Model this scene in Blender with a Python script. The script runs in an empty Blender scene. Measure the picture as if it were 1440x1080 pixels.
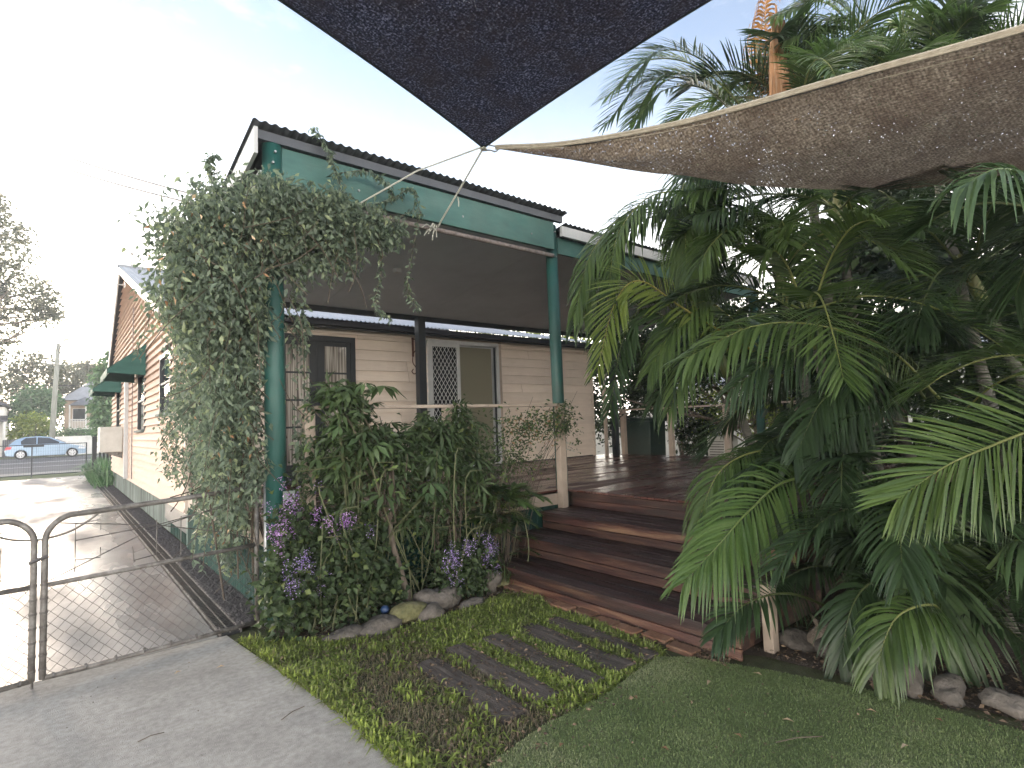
import bpy, math, random
import numpy as np
from mathutils import Vector, Matrix
rng = np.random.default_rng(7)
random.seed(7)
S = bpy.context.scene
C = S.collection
R = math.radians

# ------------------------------------------------------------ camera, sky, sun, exposure
cam = bpy.data.cameras.new('camera'); co = bpy.data.objects.new('camera', cam); C.objects.link(co)
yaw, pit, rol = R(39.4), R(3.9), R(2.06)
Fv = Vector((math.sin(yaw)*math.cos(pit), math.cos(yaw)*math.cos(pit), math.sin(pit)))
R0 = Fv.cross(Vector((0, 0, 1))).normalized(); U0 = R0.cross(Fv)
Rv = R0*math.cos(rol) - U0*math.sin(rol); Uv = U0*math.cos(rol) + R0*math.sin(rol)
co.matrix_world = Matrix(((Rv.x, Uv.x, -Fv.x, 0), (Rv.y, Uv.y, -Fv.y, 0), (Rv.z, Uv.z, -Fv.z, 1.6), (0, 0, 0, 1)))
cam.sensor_width = 36; cam.lens = 19.5; cam.clip_start = 0.05; cam.clip_end = 3000
S.camera = co
SUN_EL, SUN_AZ = R(9), R(-6)          # azimuth measured from +Y towards +X
w = bpy.data.worlds.new('World'); S.world = w; w.use_nodes = True
nt = w.node_tree; N = nt.nodes; L = nt.links; N.clear()
sky = N.new('ShaderNodeTexSky'); sky.sky_type = 'NISHITA'; sky.sun_disc = False
sky.sun_elevation = SUN_EL; sky.sun_rotation = SUN_AZ; sky.air_density = 1.0; sky.dust_density = 0.6; sky.ozone_density = 1.0
bg = N.new('ShaderNodeBackground'); bg.inputs[1].default_value = 0.10
out = N.new('ShaderNodeOutputWorld')
tc = N.new('ShaderNodeTexCoord'); mp = N.new('ShaderNodeMapping'); mp.inputs['Scale'].default_value = (1, 1, 2.6)
nz = N.new('ShaderNodeTexNoise'); nz.inputs['Scale'].default_value = 2.3; nz.inputs['Detail'].default_value = 9; nz.inputs['Roughness'].default_value = .58
cr = N.new('ShaderNodeValToRGB'); cr.color_ramp.elements[0].position = .47; cr.color_ramp.elements[1].position = .68
cr.color_ramp.elements[0].color = (.04, .04, .04, 1); cr.color_ramp.elements[1].color = (.9, .9, .9, 1)
mx = N.new('ShaderNodeMixRGB'); mx.inputs[2].default_value = (3.3, 3.3, 3.35, 1)
L.new(tc.outputs['Generated'], mp.inputs[0]); L.new(mp.outputs[0], nz.inputs[0]); L.new(nz.outputs[0], cr.inputs[0])
L.new(cr.outputs[0], mx.inputs[0]); dim = N.new('ShaderNodeMixRGB'); dim.blend_type = 'MULTIPLY'; dim.inputs[0].default_value = 1; dim.inputs[2].default_value = (.50, .545, .63, 1); L.new(sky.outputs[0], dim.inputs[1]); L.new(dim.outputs[0], mx.inputs[1]); # bright hazy horizon all round, fading with elevation
sx = N.new('ShaderNodeSeparateXYZ'); L.new(tc.outputs['Generated'], sx.inputs[0])
mr = N.new('ShaderNodeMapRange'); mr.inputs[1].default_value = 0; mr.inputs[2].default_value = .66; mr.inputs[3].default_value = 1; mr.inputs[4].default_value = 0; L.new(sx.outputs['Z'], mr.inputs[0])
pw = N.new('ShaderNodeMath'); pw.operation = 'POWER'; pw.inputs[1].default_value = 3.4; L.new(mr.outputs[0], pw.inputs[0])
hx = N.new('ShaderNodeMixRGB'); hx.inputs[2].default_value = (26.5, 24.0, 20.8, 1); L.new(pw.outputs[0], hx.inputs[0]); L.new(mx.outputs[0], hx.inputs[1])
L.new(hx.outputs[0], bg.inputs[0]); L.new(bg.outputs[0], out.inputs[0])
sl = bpy.data.lights.new('sun', 'SUN'); sl.energy = 0.9; sl.angle = R(12); sl.color = (1, .80, .62)
so = bpy.data.objects.new('sun', sl); C.objects.link(so)
sd = Vector((math.sin(SUN_AZ)*math.cos(SUN_EL), math.cos(SUN_AZ)*math.cos(SUN_EL), math.sin(SUN_EL)))
so.rotation_euler = sd.to_track_quat('Z', 'Y').to_euler(); so.location = (0, 0, 30)
S.view_settings.view_transform = 'Standard'; S.view_settings.look = 'None'
S.view_settings.gamma = 1; S.view_settings.use_curve_mapping = False
S.view_settings.exposure = 2.7
S.cycles.use_denoising = True
S.cycles.max_bounces = 8; S.cycles.transparent_max_bounces = 24; S.cycles.diffuse_bounces = 6

# ------------------------------------------------------------ materials
def nodes(name):
    m = bpy.data.materials.new(name); m.use_nodes = True
    return m, m.node_tree.nodes, m.node_tree.links, m.node_tree.nodes['Principled BSDF']
def ramp(N, cols):
    r = N.new('ShaderNodeValToRGB'); e = r.color_ramp.elements
    for i, (p, c) in enumerate(cols):
        x = e[i] if i < 2 else e.new(p)
        x.position = p; x.color = (*c, 1)
    return r
def mat(name, cols, rough=.6, scale=4., stretch=(1, 1, 1), bump=.15, bscale=None, detail=6, rnd=0., rr=None, metal=0., spec=.5, dirt=0., coords='Object'):
    """noise between colours + fine bump; rnd = brightness spread between objects; rr=(lo,hi) roughness range by broad noise"""
    m, N, L, p = nodes(name)
    t = N.new('ShaderNodeTexCoord'); mp = N.new('ShaderNodeMapping'); mp.inputs['Scale'].default_value = stretch
    L.new(t.outputs[coords], mp.inputs[0])
    oi = N.new('ShaderNodeObjectInfo')
    va = N.new('ShaderNodeVectorMath'); va.operation = 'ADD'
    cx = N.new('ShaderNodeCombineXYZ'); mm = N.new('ShaderNodeMath'); mm.operation = 'MULTIPLY'; mm.inputs[1].default_value = 17. if rnd else 0.
    L.new(oi.outputs['Random'], mm.inputs[0]); L.new(mm.outputs[0], cx.inputs[0]); L.new(mm.outputs[0], cx.inputs[1])
    L.new(mp.outputs[0], va.inputs[0]); L.new(cx.outputs[0], va.inputs[1])
    n = N.new('ShaderNodeTexNoise'); n.inputs['Scale'].default_value = scale; n.inputs['Detail'].default_value = detail; n.inputs['Roughness'].default_value = .62
    L.new(va.outputs[0], n.inputs[0])
    r = ramp(N, cols); L.new(n.outputs[0], r.inputs[0])
    col = r.outputs[0]
    if rnd:
        h = N.new('ShaderNodeHueSaturation'); q = N.new('ShaderNodeMapRange')
        q.inputs[3].default_value = 1-rnd; q.inputs[4].default_value = 1+rnd
        L.new(oi.outputs['Random'], q.inputs[0]); L.new(q.outputs[0], h.inputs['Value']); L.new(col, h.inputs['Color']); col = h.outputs[0]
    if dirt:
        n3 = N.new('ShaderNodeTexNoise'); n3.inputs['Scale'].default_value = 1.3; n3.inputs['Detail'].default_value = 8; n3.inputs['Roughness'].default_value = .7
        L.new(t.outputs[coords], n3.inputs[0])
        r3 = ramp(N, [(.42, (0, 0, 0)), (.75, (dirt, dirt, dirt))]); L.new(n3.outputs[0], r3.inputs[0])
        x = N.new('ShaderNodeMixRGB'); x.inputs[2].default_value = (.06, .055, .045, 1); L.new(r3.outputs[0], x.inputs[0]); L.new(col, x.inputs[1]); col = x.outputs[0]
    L.new(col, p.inputs['Base Color'])
    p.inputs['Roughness'].default_value = rough; p.inputs['Metallic'].default_value = metal; p.inputs['Specular IOR Level'].default_value = spec
    if rr:
        n2 = N.new('ShaderNodeTexNoise'); n2.inputs['Scale'].default_value = rr[2]; n2.inputs['Detail'].default_value = 4
        mp2 = N.new('ShaderNodeMapping'); mp2.inputs['Scale'].default_value = rr[3]; L.new(t.outputs[coords], mp2.inputs[0]); L.new(mp2.outputs[0], n2.inputs[0])
        r2 = ramp(N, [(.46, (rr[0],)*3), (.62, (rr[1],)*3)]); L.new(n2.outputs[0], r2.inputs[0]); L.new(r2.outputs[0], p.inputs['Roughness'])
    if bump:
        b = N.new('ShaderNodeBump'); b.inputs['Strength'].default_value = bump; b.inputs['Distance'].default_value = .02
        nb = N.new('ShaderNodeTexNoise'); nb.inputs['Scale'].default_value = bscale or scale*5; nb.inputs['Detail'].default_value = 5
        L.new(va.outputs[0], nb.inputs[0]); L.new(nb.outputs[0], b.inputs['Height']); L.new(b.outputs[0], p.inputs['Normal'])
    return m
def leafmat(name, cols, rough=.45, trans=.3, tcol=None, spec=.5):
    m, N, L, p = nodes(name)
    a = N.new('ShaderNodeAttribute'); a.attribute_name = 'var'
    r = ramp(N, cols); L.new(a.outputs['Fac'], r.inputs[0])
    n = N.new('ShaderNodeTexNoise'); n.inputs['Scale'].default_value = 60; n.inputs['Detail'].default_value = 3
    h = N.new('ShaderNodeHueSaturation'); q = N.new('ShaderNodeMapRange'); q.inputs[3].default_value = .75; q.inputs[4].default_value = 1.3
    t = N.new('ShaderNodeTexCoord'); L.new(t.outputs['Object'], n.inputs[0]); L.new(n.outputs[0], q.inputs[0]); L.new(q.outputs[0], h.inputs['Value'])
    L.new(r.outputs[0], h.inputs['Color']); L.new(h.outputs[0], p.inputs['Base Color'])
    p.inputs['Roughness'].default_value = rough; p.inputs['Specular IOR Level'].default_value = spec
    tr = N.new('ShaderNodeBsdfTranslucent'); g = N.new('ShaderNodeHueSaturation'); g.inputs['Value'].default_value = 1.9; g.inputs['Saturation'].default_value = 1.1
    L.new(h.outputs[0], g.inputs['Color']); L.new(g.outputs[0], tr.inputs[0])
    ms = N.new('ShaderNodeMixShader'); ms.inputs[0].default_value = trans
    L.new(p.outputs[0], ms.inputs[1]); L.new(tr.outputs[0], ms.inputs[2]); L.new(ms.outputs[0], N['Material Output'].inputs[0])
    return m
g3 = lambda a, b, c=None: [(.3, a), (.7, b)] if c is None else [(.25, a), (.5, b), (.75, c)]
M = {}
M['concrete'] = mat('concrete', g3((.275, .26, .235), (.38, .362, .33), (.475, .455, .42)), .92, 26, bump=.45, bscale=220, detail=14, dirt=.5)
M['driveway'] = mat('driveway_concrete', g3((.15, .15, .15), (.23, .23, .225), (.29, .29, .285)), .6, 2.2, (1, .5, 1), .12, 90, detail=10, dirt=.45, rr=(.24, .7, .9, (1, .28, 1)), spec=.3)
M['road'] = mat('asphalt', g3((.07, .07, .075), (.11, .11, .115)), .75, 8, bump=.2)
M['paint'] = mat('road_paint', g3((.6, .6, .58), (.75, .75, .73)), .6, 3, bump=0)
M['soil'] = mat('soil', g3((.028, .02, .014), (.06, .045, .032), (.10, .075, .055)), .95, 14, bump=.9, bscale=60, detail=10)
M['ground'] = mat('lawn_ground', g3((.05, .05, .022), (.07, .08, .03), (.10, .09, .05)), .95, 10, bump=.6, bscale=80)
M['verge'] = mat('verge_grass', g3((.05, .075, .02), (.09, .12, .035)), .95, 3, bump=.6, bscale=40)
M['turf'] = mat('turf_backing', g3((.12, .15, .065), (.165, .20, .09), (.21, .21, .12)), .9, 3.5, bump=.8, bscale=300, dirt=.5)
M['pink'] = mat('pink_weatherboard_paint', g3((.54, .405, .325), (.61, .47, .385)), .8, 3, (1, 1, 8), .08, 30, rnd=.06, dirt=.12, spec=.25)
M['cream'] = mat('cream_weatherboard_paint', g3((.68, .575, .49), (.75, .65, .56)), .6, 3, (1, 1, 8), .08, 30, rnd=.06, dirt=.15)
M['beige'] = mat('beige_rail_paint', g3((.36, .29, .235), (.45, .37, .305)), .6, 6, (1, 1, 1), .12, 40, rnd=.05, dirt=.35)
M['teal'] = mat('green_post_paint', g3((.012, .070, .062), (.020, .098, .084)), .5, 6, (1, 1, .35), .2, 25, dirt=.5)
M['beamgreen'] = mat('green_beam_paint', g3((.032, .105, .095), (.048, .135, .12), (.075, .17, .15)), .55, 7, (.35, 1, 1), .2, 30, dirt=.45)
M['batten'] = mat('green_batten_paint', g3((.006, .032, .027), (.012, .050, .042)), .9, 6, (1, 1, .3), .15, 40, rnd=.25, dirt=.3, spec=.15)
M['greybatten'] = mat('grey_batten_timber', g3((.13, .16, .145), (.22, .25, .23)), .85, 6, (1, 1, .3), .2, 40, rnd=.3, dirt=.3, spec=.2)
M['black'] = mat('black_frame_paint', g3((.010, .014, .018), (.018, .024, .03)), .45, 6, bump=.05)
M['ceiling'] = mat('grey_ceiling_sheet', g3((.56, .58, .61), (.62, .64, .67)), .8, 2, bump=.08, bscale=50, dirt=.15)
M['roofsteel'] = mat('corrugated_steel', g3((.30, .31, .33), (.42, .43, .45)), .42, 1.5, (1, .3, 1), .05, 30, metal=.5, dirt=.25)
M['roofdark'] = mat('weathered_roof_steel', g3((.13, .14, .15), (.19, .20, .22)), .5, 2, (1, .3, 1), .05, metal=.4, dirt=.2)
M['shadeband'] = mat('shade_toned_band', g3((.07, .078, .095), (.10, .11, .13)), .7, 4, bump=.05, dirt=.2)  # dark grey carries the shade beneath the front roof sheet edge
M['gutter'] = mat('dark_gutter_metal', g3((.02, .022, .028), (.035, .037, .045)), .4, 4, bump=.03)
M['whitemetal'] = mat('white_painted_metal', g3((.48, .49, .50), (.58, .58, .58)), .5, 4, bump=.03, dirt=.2)
M['alu'] = mat('aluminium', g3((.40, .41, .43), (.5, .51, .53)), .35, 4, bump=.03, metal=.7)
M['rustpipe'] = mat('weathered_pipe', g3((.10, .08, .075), (.24, .20, .19), (.34, .31, .30)), .6, 25, bump=.2, bscale=90, metal=.3)
M['galv'] = mat('galvanised_gate_pipe', g3((.06, .05, .04), (.15, .14, .13), (.30, .29, .275)), .55, 16, bump=.15, bscale=80, metal=.25, dirt=.3)
M['galvpost'] = mat('galvanised_post', g3((.36, .37, .39), (.5, .51, .53)), .4, 8, bump=.08, metal=.6)
M['wire'] = mat('weathered_wire', g3((.07, .065, .06), (.16, .15, .145)), .5, 40, bump=0, metal=.6)
M['deck'] = mat('deck_timber', [(.2, (.035, .014, .012)), (.45, (.080, .030, .024)), (.62, (.12, .048, .037)), (.8, (.18, .095, .07))], .35, 3.5, (.35, 5, 1), .2, 30, rnd=.28, rr=(.10, .45, 1.6, (.5, 2.5, 1)))
M['step'] = mat('step_timber', [(.3, (.012, .009, .009)), (.52, (.030, .018, .017)), (.68, (.06, .024, .021)), (.85, (.13, .07, .05))], .5, 3.0, (6, .45, 6), .5, 30, rnd=.6, rr=(.28, .6, 3, (3, .5, 1)))
M['riser'] = mat('riser_timber', [(.36, (.020, .010, .009)), (.48, (.045, .018, .015)), (.57, (.085, .040, .026)), (.74, (.18, .11, .065))], .55, 2.2, (6, .5, 6), .45, 30, rnd=.5, dirt=.3)
M['sleeper'] = mat('sleeper_timber', [(.3, (.05, .042, .036)), (.5, (.125, .102, .088)), (.7, (.22, .185, .16))], .9, 5, (7, .7, 1), .9, 40, rnd=.3, detail=10)
M['brick'] = mat('edging_brick', g3((.14, .07, .04), (.22, .11, .065), (.28, .17, .11)), .9, 12, bump=.5, rnd=.2, dirt=.5)
M['rock'] = mat('garden_rock', g3((.04, .035, .03), (.095, .083, .072), (.17, .15, .13)), .9, 9, bump=1., bscale=24, rnd=.25, dirt=.3)
M['mossrock'] = mat('mossy_rock', g3((.05, .055, .025), (.13, .125, .055), (.22, .20, .12)), .9, 8, bump=1., bscale=30)
M['gravel'] = mat('gravel_stone', g3((.05, .045, .045), (.10, .09, .09), (.17, .155, .15)), .85, 22, bump=.3)
M['drain'] = mat('drain_metal', g3((.02, .022, .025), (.05, .052, .056)), .45, 10, bump=.1, metal=.5)
M['bark'] = mat('tree_bark', g3((.07, .055, .042), (.15, .12, .095), (.22, .185, .15)), .9, 8, (3, 3, .6), .7, 30)
M['palmtrunk'] = mat('palm_trunk', g3((.05, .05, .04), (.10, .095, .08), (.17, .16, .14)), .85, 5, (1, 1, 6), .4, 20)
M['crownshaft'] = mat('palm_crownshaft', g3((.07, .11, .035), (.13, .15, .05), (.22, .15, .06)), .5, 3, (1, 1, .6), .1)
M['deadsheath'] = mat('dead_palm_sheath', g3((.20, .10, .04), (.33, .17, .08), (.42, .29, .19)), .8, 5, (4, 4, .5), .3)
M['stem'] = mat('plant_stem', g3((.07, .085, .035), (.12, .12, .06)), .7, 8, bump=.1)
M['vinestem'] = mat('vine_stem', g3((.05, .04, .03), (.11, .085, .06)), .85, 12, bump=.3)
M['rope'] = mat('rope', g3((.42, .42, .37), (.58, .57, .50)), .85, 60, bump=.5, bscale=250)
M['bolt'] = mat('bolt_steel', g3((.2, .2, .2), (.4, .4, .4)), .4, 20, bump=0, metal=.8)
M['rust'] = mat('rusty_iron', g3((.07, .03, .02), (.16, .07, .045)), .8, 30, bump=.2)
M['blueplastic'] = mat('blue_plastic', g3((.012, .03, .085), (.02, .05, .12)), .4, 5, bump=0)
M['tyre'] = mat('tyre_rubber', g3((.015, .015, .015), (.03, .03, .03)), .8, 20, bump=0)
M['rim'] = mat('wheel_cover', g3((.45, .46, .48), (.6, .61, .62)), .4, 8, bump=0, metal=.3)
M['carpaint'] = mat('blue_car_paint', g3((.25, .35, .47), (.27, .375, .50)), .28, 2, bump=0, metal=.25)
M['red'] = mat('red_lens', g3((.55, .03, .05), (.65, .05, .07)), .3, 5, bump=0)
M['clear'] = mat('clear_lens', g3((.6, .62, .65), (.75, .76, .78)), .15, 5, bump=0)
M['pole'] = mat('power_pole_timber', g3((.19, .20, .175), (.30, .31, .28)), .85, 3, (4, 4, .3), .3)
M['whitewall'] = mat('white_render', g3((.62, .61, .60), (.75, .74, .72)), .8, 2, bump=.1, dirt=.3)
M['housefar'] = mat('tan_house_paint', g3((.38, .29, .21), (.46, .36, .27)), .7, 1.5, bump=.05, dirt=.2)
M['darkpaint'] = mat('charcoal_paint', g3((.03, .034, .045), (.05, .055, .07)), .5, 4, bump=.03)
M['greenbin'] = mat('dark_green_plastic', g3((.010, .028, .022), (.016, .04, .032)), .5, 6, bump=.05)
M['acbody'] = mat('air_conditioner_paint', g3((.50, .49, .45), (.6, .59, .55)), .5, 5, bump=.03, dirt=.25)
M['awning'] = mat('green_awning_fabric', g3((.014, .075, .062), (.026, .11, .09)), .7, 8, (.3, 3, 1), .1)
def glass(name, tint, rough=.05):
    m, N, L, p = nodes(name); p.inputs['Base Color'].default_value = (*tint, 1); p.inputs['Roughness'].default_value = rough
    p.inputs['Specular IOR Level'].default_value = .8
    t = N.new('ShaderNodeTexCoord'); n = N.new('ShaderNodeTexNoise'); n.inputs['Scale'].default_value = 1.5; b = N.new('ShaderNodeBump'); b.inputs['Strength'].default_value = .03
    L.new(t.outputs['Object'], n.inputs[0]); L.new(n.outputs[0], b.inputs['Height']); L.new(b.outputs[0], p.inputs['Normal'])
    return m
M['darkglass'] = glass('dark_window_glass', (.02, .024, .028))
M['frosted'] = glass('curtained_door_glass', (.19, .175, .125), .3)
def curtain_glass():
    m, N, L, p = nodes('striped_curtain_behind_glass')
    t = N.new('ShaderNodeTexCoord'); mp = N.new('ShaderNodeMapping'); mp.inputs['Scale'].default_value = (1, 0, .03); L.new(t.outputs['Object'], mp.inputs[0])
    n = N.new('ShaderNodeTexNoise'); n.inputs['Scale'].default_value = 38; n.inputs['Detail'].default_value = 2; L.new(mp.outputs[0], n.inputs[0])
    r = ramp(N, [(.38, (.09, .075, .065)), (.5, (.30, .27, .24)), (.62, (.5, .47, .42))]); L.new(n.outputs[0], r.inputs[0]); L.new(r.outputs[0], p.inputs['Base Color'])
    p.inputs['Roughness'].default_value = .9; p.inputs['Coat Weight'].default_value = .7; p.inputs['Coat Roughness'].default_value = .03
    return m
M['curtain'] = curtain_glass()
def clothmat(name, cols, trans, holes, nscale, tint, stain_sheen=None):
    m, N, L, p = nodes(name)
    t = N.new('ShaderNodeTexCoord'); n = N.new('ShaderNodeTexNoise'); n.inputs['Scale'].default_value = nscale; n.inputs['Detail'].default_value = 3
    L.new(t.outputs['Object'], n.inputs[0]); r = ramp(N, cols); L.new(n.outputs[0], r.inputs[0]); col = r.outputs[0]
    if stain_sheen:
        n2 = N.new('ShaderNodeTexNoise'); n2.inputs['Scale'].default_value = 3.4; n2.inputs['Detail'].default_value = 12; n2.inputs['Roughness'].default_value = .7
        L.new(t.outputs['Object'], n2.inputs[0]); r2 = ramp(N, [(.4, (0, 0, 0)), (.72, (1, 1, 1))]); L.new(n2.outputs[0], r2.inputs[0])
        x = N.new('ShaderNodeMixRGB'); x.inputs[2].default_value = (*stain_sheen, 1); L.new(r2.outputs[0], x.inputs[0]); L.new(col, x.inputs[1]); col = x.outputs[0]
    for ax in ('X', 'Y'):
        wt = N.new('ShaderNodeTexWave'); wt.bands_direction = ax; wt.inputs['Scale'].default_value = 14; wt.inputs['Distortion'].default_value = 4; wt.inputs['Detail'].default_value = 3; wt.inputs['Detail Scale'].default_value = 3
        L.new(t.outputs['Object'], wt.inputs[0]); rw = ramp(N, [(.0, (.74, .74, .74)), (1, (1.12, 1.12, 1.12))]); L.new(wt.outputs['Fac'], rw.inputs[0])
        xm = N.new('ShaderNodeMixRGB'); xm.blend_type = 'MULTIPLY'; xm.inputs[0].default_value = .8; L.new(col, xm.inputs[1]); L.new(rw.outputs[0], xm.inputs[2]); col = xm.outputs[0]
    L.new(col, p.inputs['Base Color']); p.inputs['Roughness'].default_value = .8; p.inputs['Specular IOR Level'].default_value = .25
    wv = N.new('ShaderNodeTexWave'); wv.inputs['Scale'].default_value = 45; wv.inputs['Distortion'].default_value = 2.5; wv.inputs['Detail'].default_value = 2; L.new(t.outputs['Object'], wv.inputs[0])
    bp = N.new('ShaderNodeBump'); bp.inputs['Strength'].default_value = .4 if nscale < 50 else .0; bp.inputs['Distance'].default_value = .01; L.new(wv.outputs['Fac'], bp.inputs['Height']); L.new(bp.outputs[0], p.inputs['Normal'])
    tr = N.new('ShaderNodeBsdfTranslucent'); mu = N.new('ShaderNodeMixRGB'); mu.blend_type = 'MULTIPLY'; mu.inputs[0].default_value = 1; mu.inputs[2].default_value = (*tint, 1)
    L.new(col, mu.inputs[1]); L.new(mu.outputs[0], tr.inputs[0])
    ms = N.new('ShaderNodeMixShader'); ms.inputs[0].default_value = trans; L.new(p.outputs[0], ms.inputs[1]); L.new(tr.outputs[0], ms.inputs[2])
    tp = N.new('ShaderNodeBsdfTransparent'); m2 = N.new('ShaderNodeMixShader')
    n4 = N.new('ShaderNodeTexNoise'); n4.inputs['Scale'].default_value = nscale*1.3; n4.inputs['Detail'].default_value = 2; L.new(t.outputs['Object'], n4.inputs[0])
    r4 = ramp(N, [(.64, (0, 0, 0)), (.72, (holes,)*3)]); L.new(n4.outputs[0], r4.inputs[0]); L.new(r4.outputs[0], m2.inputs[0])
    L.new(ms.outputs[0], m2.inputs[1]); L.new(tp.outputs[0], m2.inputs[2]); L.new(m2.outputs[0], N['Material Output'].inputs[0])
    return m
M['sailblack'] = clothmat('charcoal_shade_cloth', [(.40, (.010, .011, .019)), (.55, (.045, .048, .072)), (.64, (.16, .16, .20))], .35, .15, 62, (1, 1, 1.1), stain_sheen=(.035, .026, .026))  # brownish patches put the cloth's sheen into its colour
M['sailtan'] = clothmat('tan_shade_cloth', [(.36, (.14, .112, .085)), (.5, (.25, .205, .16)), (.64, (.40, .34, .27))], .5, .7, 48, (1.0, .93, .84), stain_sheen=(.13, .095, .075))
M['hemtan'] = mat('tan_hem', g3((.30, .26, .20), (.42, .38, .31)), .8, 20, bump=.2)
# foliage
M['vineleaf'] = leafmat('vine_leaf', [(0, (.075, .10, .075)), (.45, (.12, .16, .112)), (.85, (.17, .215, .145)), (1, (.25, .29, .16))], .5, .3)
M['shrubleaf'] = leafmat('shrub_leaf', [(0, (.024, .040, .017)), (.5, (.045, .070, .030)), (.9, (.075, .11, .045)), (1, (.14, .17, .05))], .55, .2, spec=.3)
M['lanceleaf'] = leafmat('long_leaf', [(0, (.034, .055, .024)), (.5, (.06, .092, .040)), (.88, (.095, .14, .055)), (1, (.17, .25, .06))], .42, .25, spec=.35)
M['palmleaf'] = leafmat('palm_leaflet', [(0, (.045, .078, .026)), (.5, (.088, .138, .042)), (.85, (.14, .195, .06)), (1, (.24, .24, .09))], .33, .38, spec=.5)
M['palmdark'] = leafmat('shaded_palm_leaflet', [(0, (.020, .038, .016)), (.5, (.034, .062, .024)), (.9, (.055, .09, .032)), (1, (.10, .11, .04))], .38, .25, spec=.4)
M['palmbright'] = leafmat('bright_palm_leaflet', [(0, (.055, .10, .03)), (.5, (.088, .145, .042)), (1, (.15, .20, .065))], .34, .35)
M['palmblue'] = leafmat('bluish_palm_leaflet', [(0, (.045, .078, .034)), (.5, (.075, .120, .050)), (1, (.12, .17, .07))], .36, .25, spec=.35)
M['palmyellow'] = leafmat('yellow_green_palm_leaflet', [(0, (.09, .13, .03)), (.5, (.14, .18, .045)), (1, (.25, .22, .07))], .4, .4)
M['palmbrown'] = leafmat('dying_palm_leaflet', [(0, (.16, .09, .035)), (.5, (.30, .16, .06)), (1, (.42, .26, .12))], .6, .4)
M['grass'] = leafmat('lawn_blade', [(0, (.25, .21, .11)), (.16, (.14, .155, .06)), (.5, (.18, .23, .055)), (1, (.30, .36, .09))], .6, .3, spec=.3)
M['drygrass'] = leafmat('dry_lawn_blade', [(0, (.13, .095, .06)), (.5, (.22, .175, .11)), (1, (.19, .20, .08))], .7, .2)
M['pile'] = leafmat('turf_pile', [(0, (.14, .185, .075)), (.5, (.20, .25, .105)), (1, (.31, .32, .18))], .7, .15, spec=.2)
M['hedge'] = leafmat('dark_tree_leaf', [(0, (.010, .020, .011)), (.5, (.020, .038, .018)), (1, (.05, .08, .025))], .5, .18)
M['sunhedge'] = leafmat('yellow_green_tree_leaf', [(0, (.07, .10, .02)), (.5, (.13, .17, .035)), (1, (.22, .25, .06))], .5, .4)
M['farleaf'] = leafmat('far_tree_leaf', [(0, (.08, .095, .065)), (.5, (.12, .135, .085)), (1, (.18, .17, .11))], .6, .3)  # pale leaf tones, distance haze put into the colour
M['farbright'] = leafmat('far_bright_leaf', [(0, (.12, .17, .04)), (.5, (.19, .25, .05)), (1, (.28, .32, .07))], .6, .3)
M['fargreen'] = leafmat('far_green_leaf', [(0, (.07, .13, .07)), (.5, (.11, .19, .095)), (1, (.16, .25, .12))], .6, .25)
M['violet'] = leafmat('violet_petal', [(0, (.24, .16, .40)), (.5, (.38, .28, .56)), (1, (.60, .50, .72))], .6, .3)
M['mauve'] = leafmat('magenta_violet_petal', [(0, (.34, .16, .44)), (.5, (.48, .28, .58)), (1, (.64, .48, .72))], .6, .3)
M['litter'] = leafmat('litter', [(0, (.05, .032, .022)), (.4, (.12, .08, .05)), (.8, (.24, .17, .11)), (1, (.36, .30, .22))], .85, .05)
M['dead'] = leafmat('dead_leaf', [(0, (.20, .10, .05)), (.5, (.38, .24, .13)), (1, (.55, .42, .28))], .8, .1)

# ------------------------------------------------------------ mesh helpers
class MB:
    def __init__(s): s.v = []; s.f = []
    def add(s, vs, fs):
        o = len(s.v); s.v += [tuple(v) for v in vs]; s.f += [tuple(i+o for i in f) for f in fs]; return s
    def box(s, x0, x1, y0, y1, z0, z1):
        return s.add([(x0, y0, z0), (x1, y0, z0), (x1, y1, z0), (x0, y1, z0), (x0, y0, z1), (x1, y0, z1), (x1, y1, z1), (x0, y1, z1)],
                     [(0, 3, 2, 1), (4, 5, 6, 7), (0, 1, 5, 4), (1, 2, 6, 5), (2, 3, 7, 6), (3, 0, 4, 7)])
    def prism(s, poly, vec):
        n = len(poly); v = Vector(vec)
        return s.add([tuple(p) for p in poly] + [tuple(Vector(p)+v) for p in poly],
                     [tuple(range(n))[::-1], tuple(range(n, 2*n))] + [(i, (i+1) % n, n+(i+1) % n, n+i) for i in range(n)])
    def tube(s, pts, r, n=8, caps=True):
        P = [Vector(p) for p in pts]; m = len(P); rs = r if hasattr(r, '__len__') else [r]*m
        t0 = (P[1]-P[0]).normalized(); a = Vector((0, 0, 1)) if abs(t0.z) < .9 else Vector((1, 0, 0)); u = t0.cross(a).normalized()
        vs = []
        for i in range(m):
            t = (P[min(i+1, m-1)]-P[max(i-1, 0)])
            t = t.normalized() if t.length > 1e-9 else t0
            u = (u-t*u.dot(t))
            u = u.normalized() if u.length > 1e-6 else t.orthogonal().normalized()
            w_ = t.cross(u)
            for k in range(n):
                q = 2*math.pi*k/n; vs.append(P[i]+(u*math.cos(q)+w_*math.sin(q))*rs[i])
        fs = [(i*n+k, i*n+(k+1) % n, (i+1)*n+(k+1) % n, (i+1)*n+k) for i in range(m-1) for k in range(n)]
        if caps: fs += [tuple(range(n))[::-1], tuple(range((m-1)*n, m*n))]
        return s.add(vs, fs)
    def build(s, name, m, parent=None, bevel=0, smooth=False, **kw):
        me = bpy.data.meshes.new(name); me.from_pydata(s.v, [], s.f); me.update()
        return link(name, me, m, parent, bevel, smooth, **kw)
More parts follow.
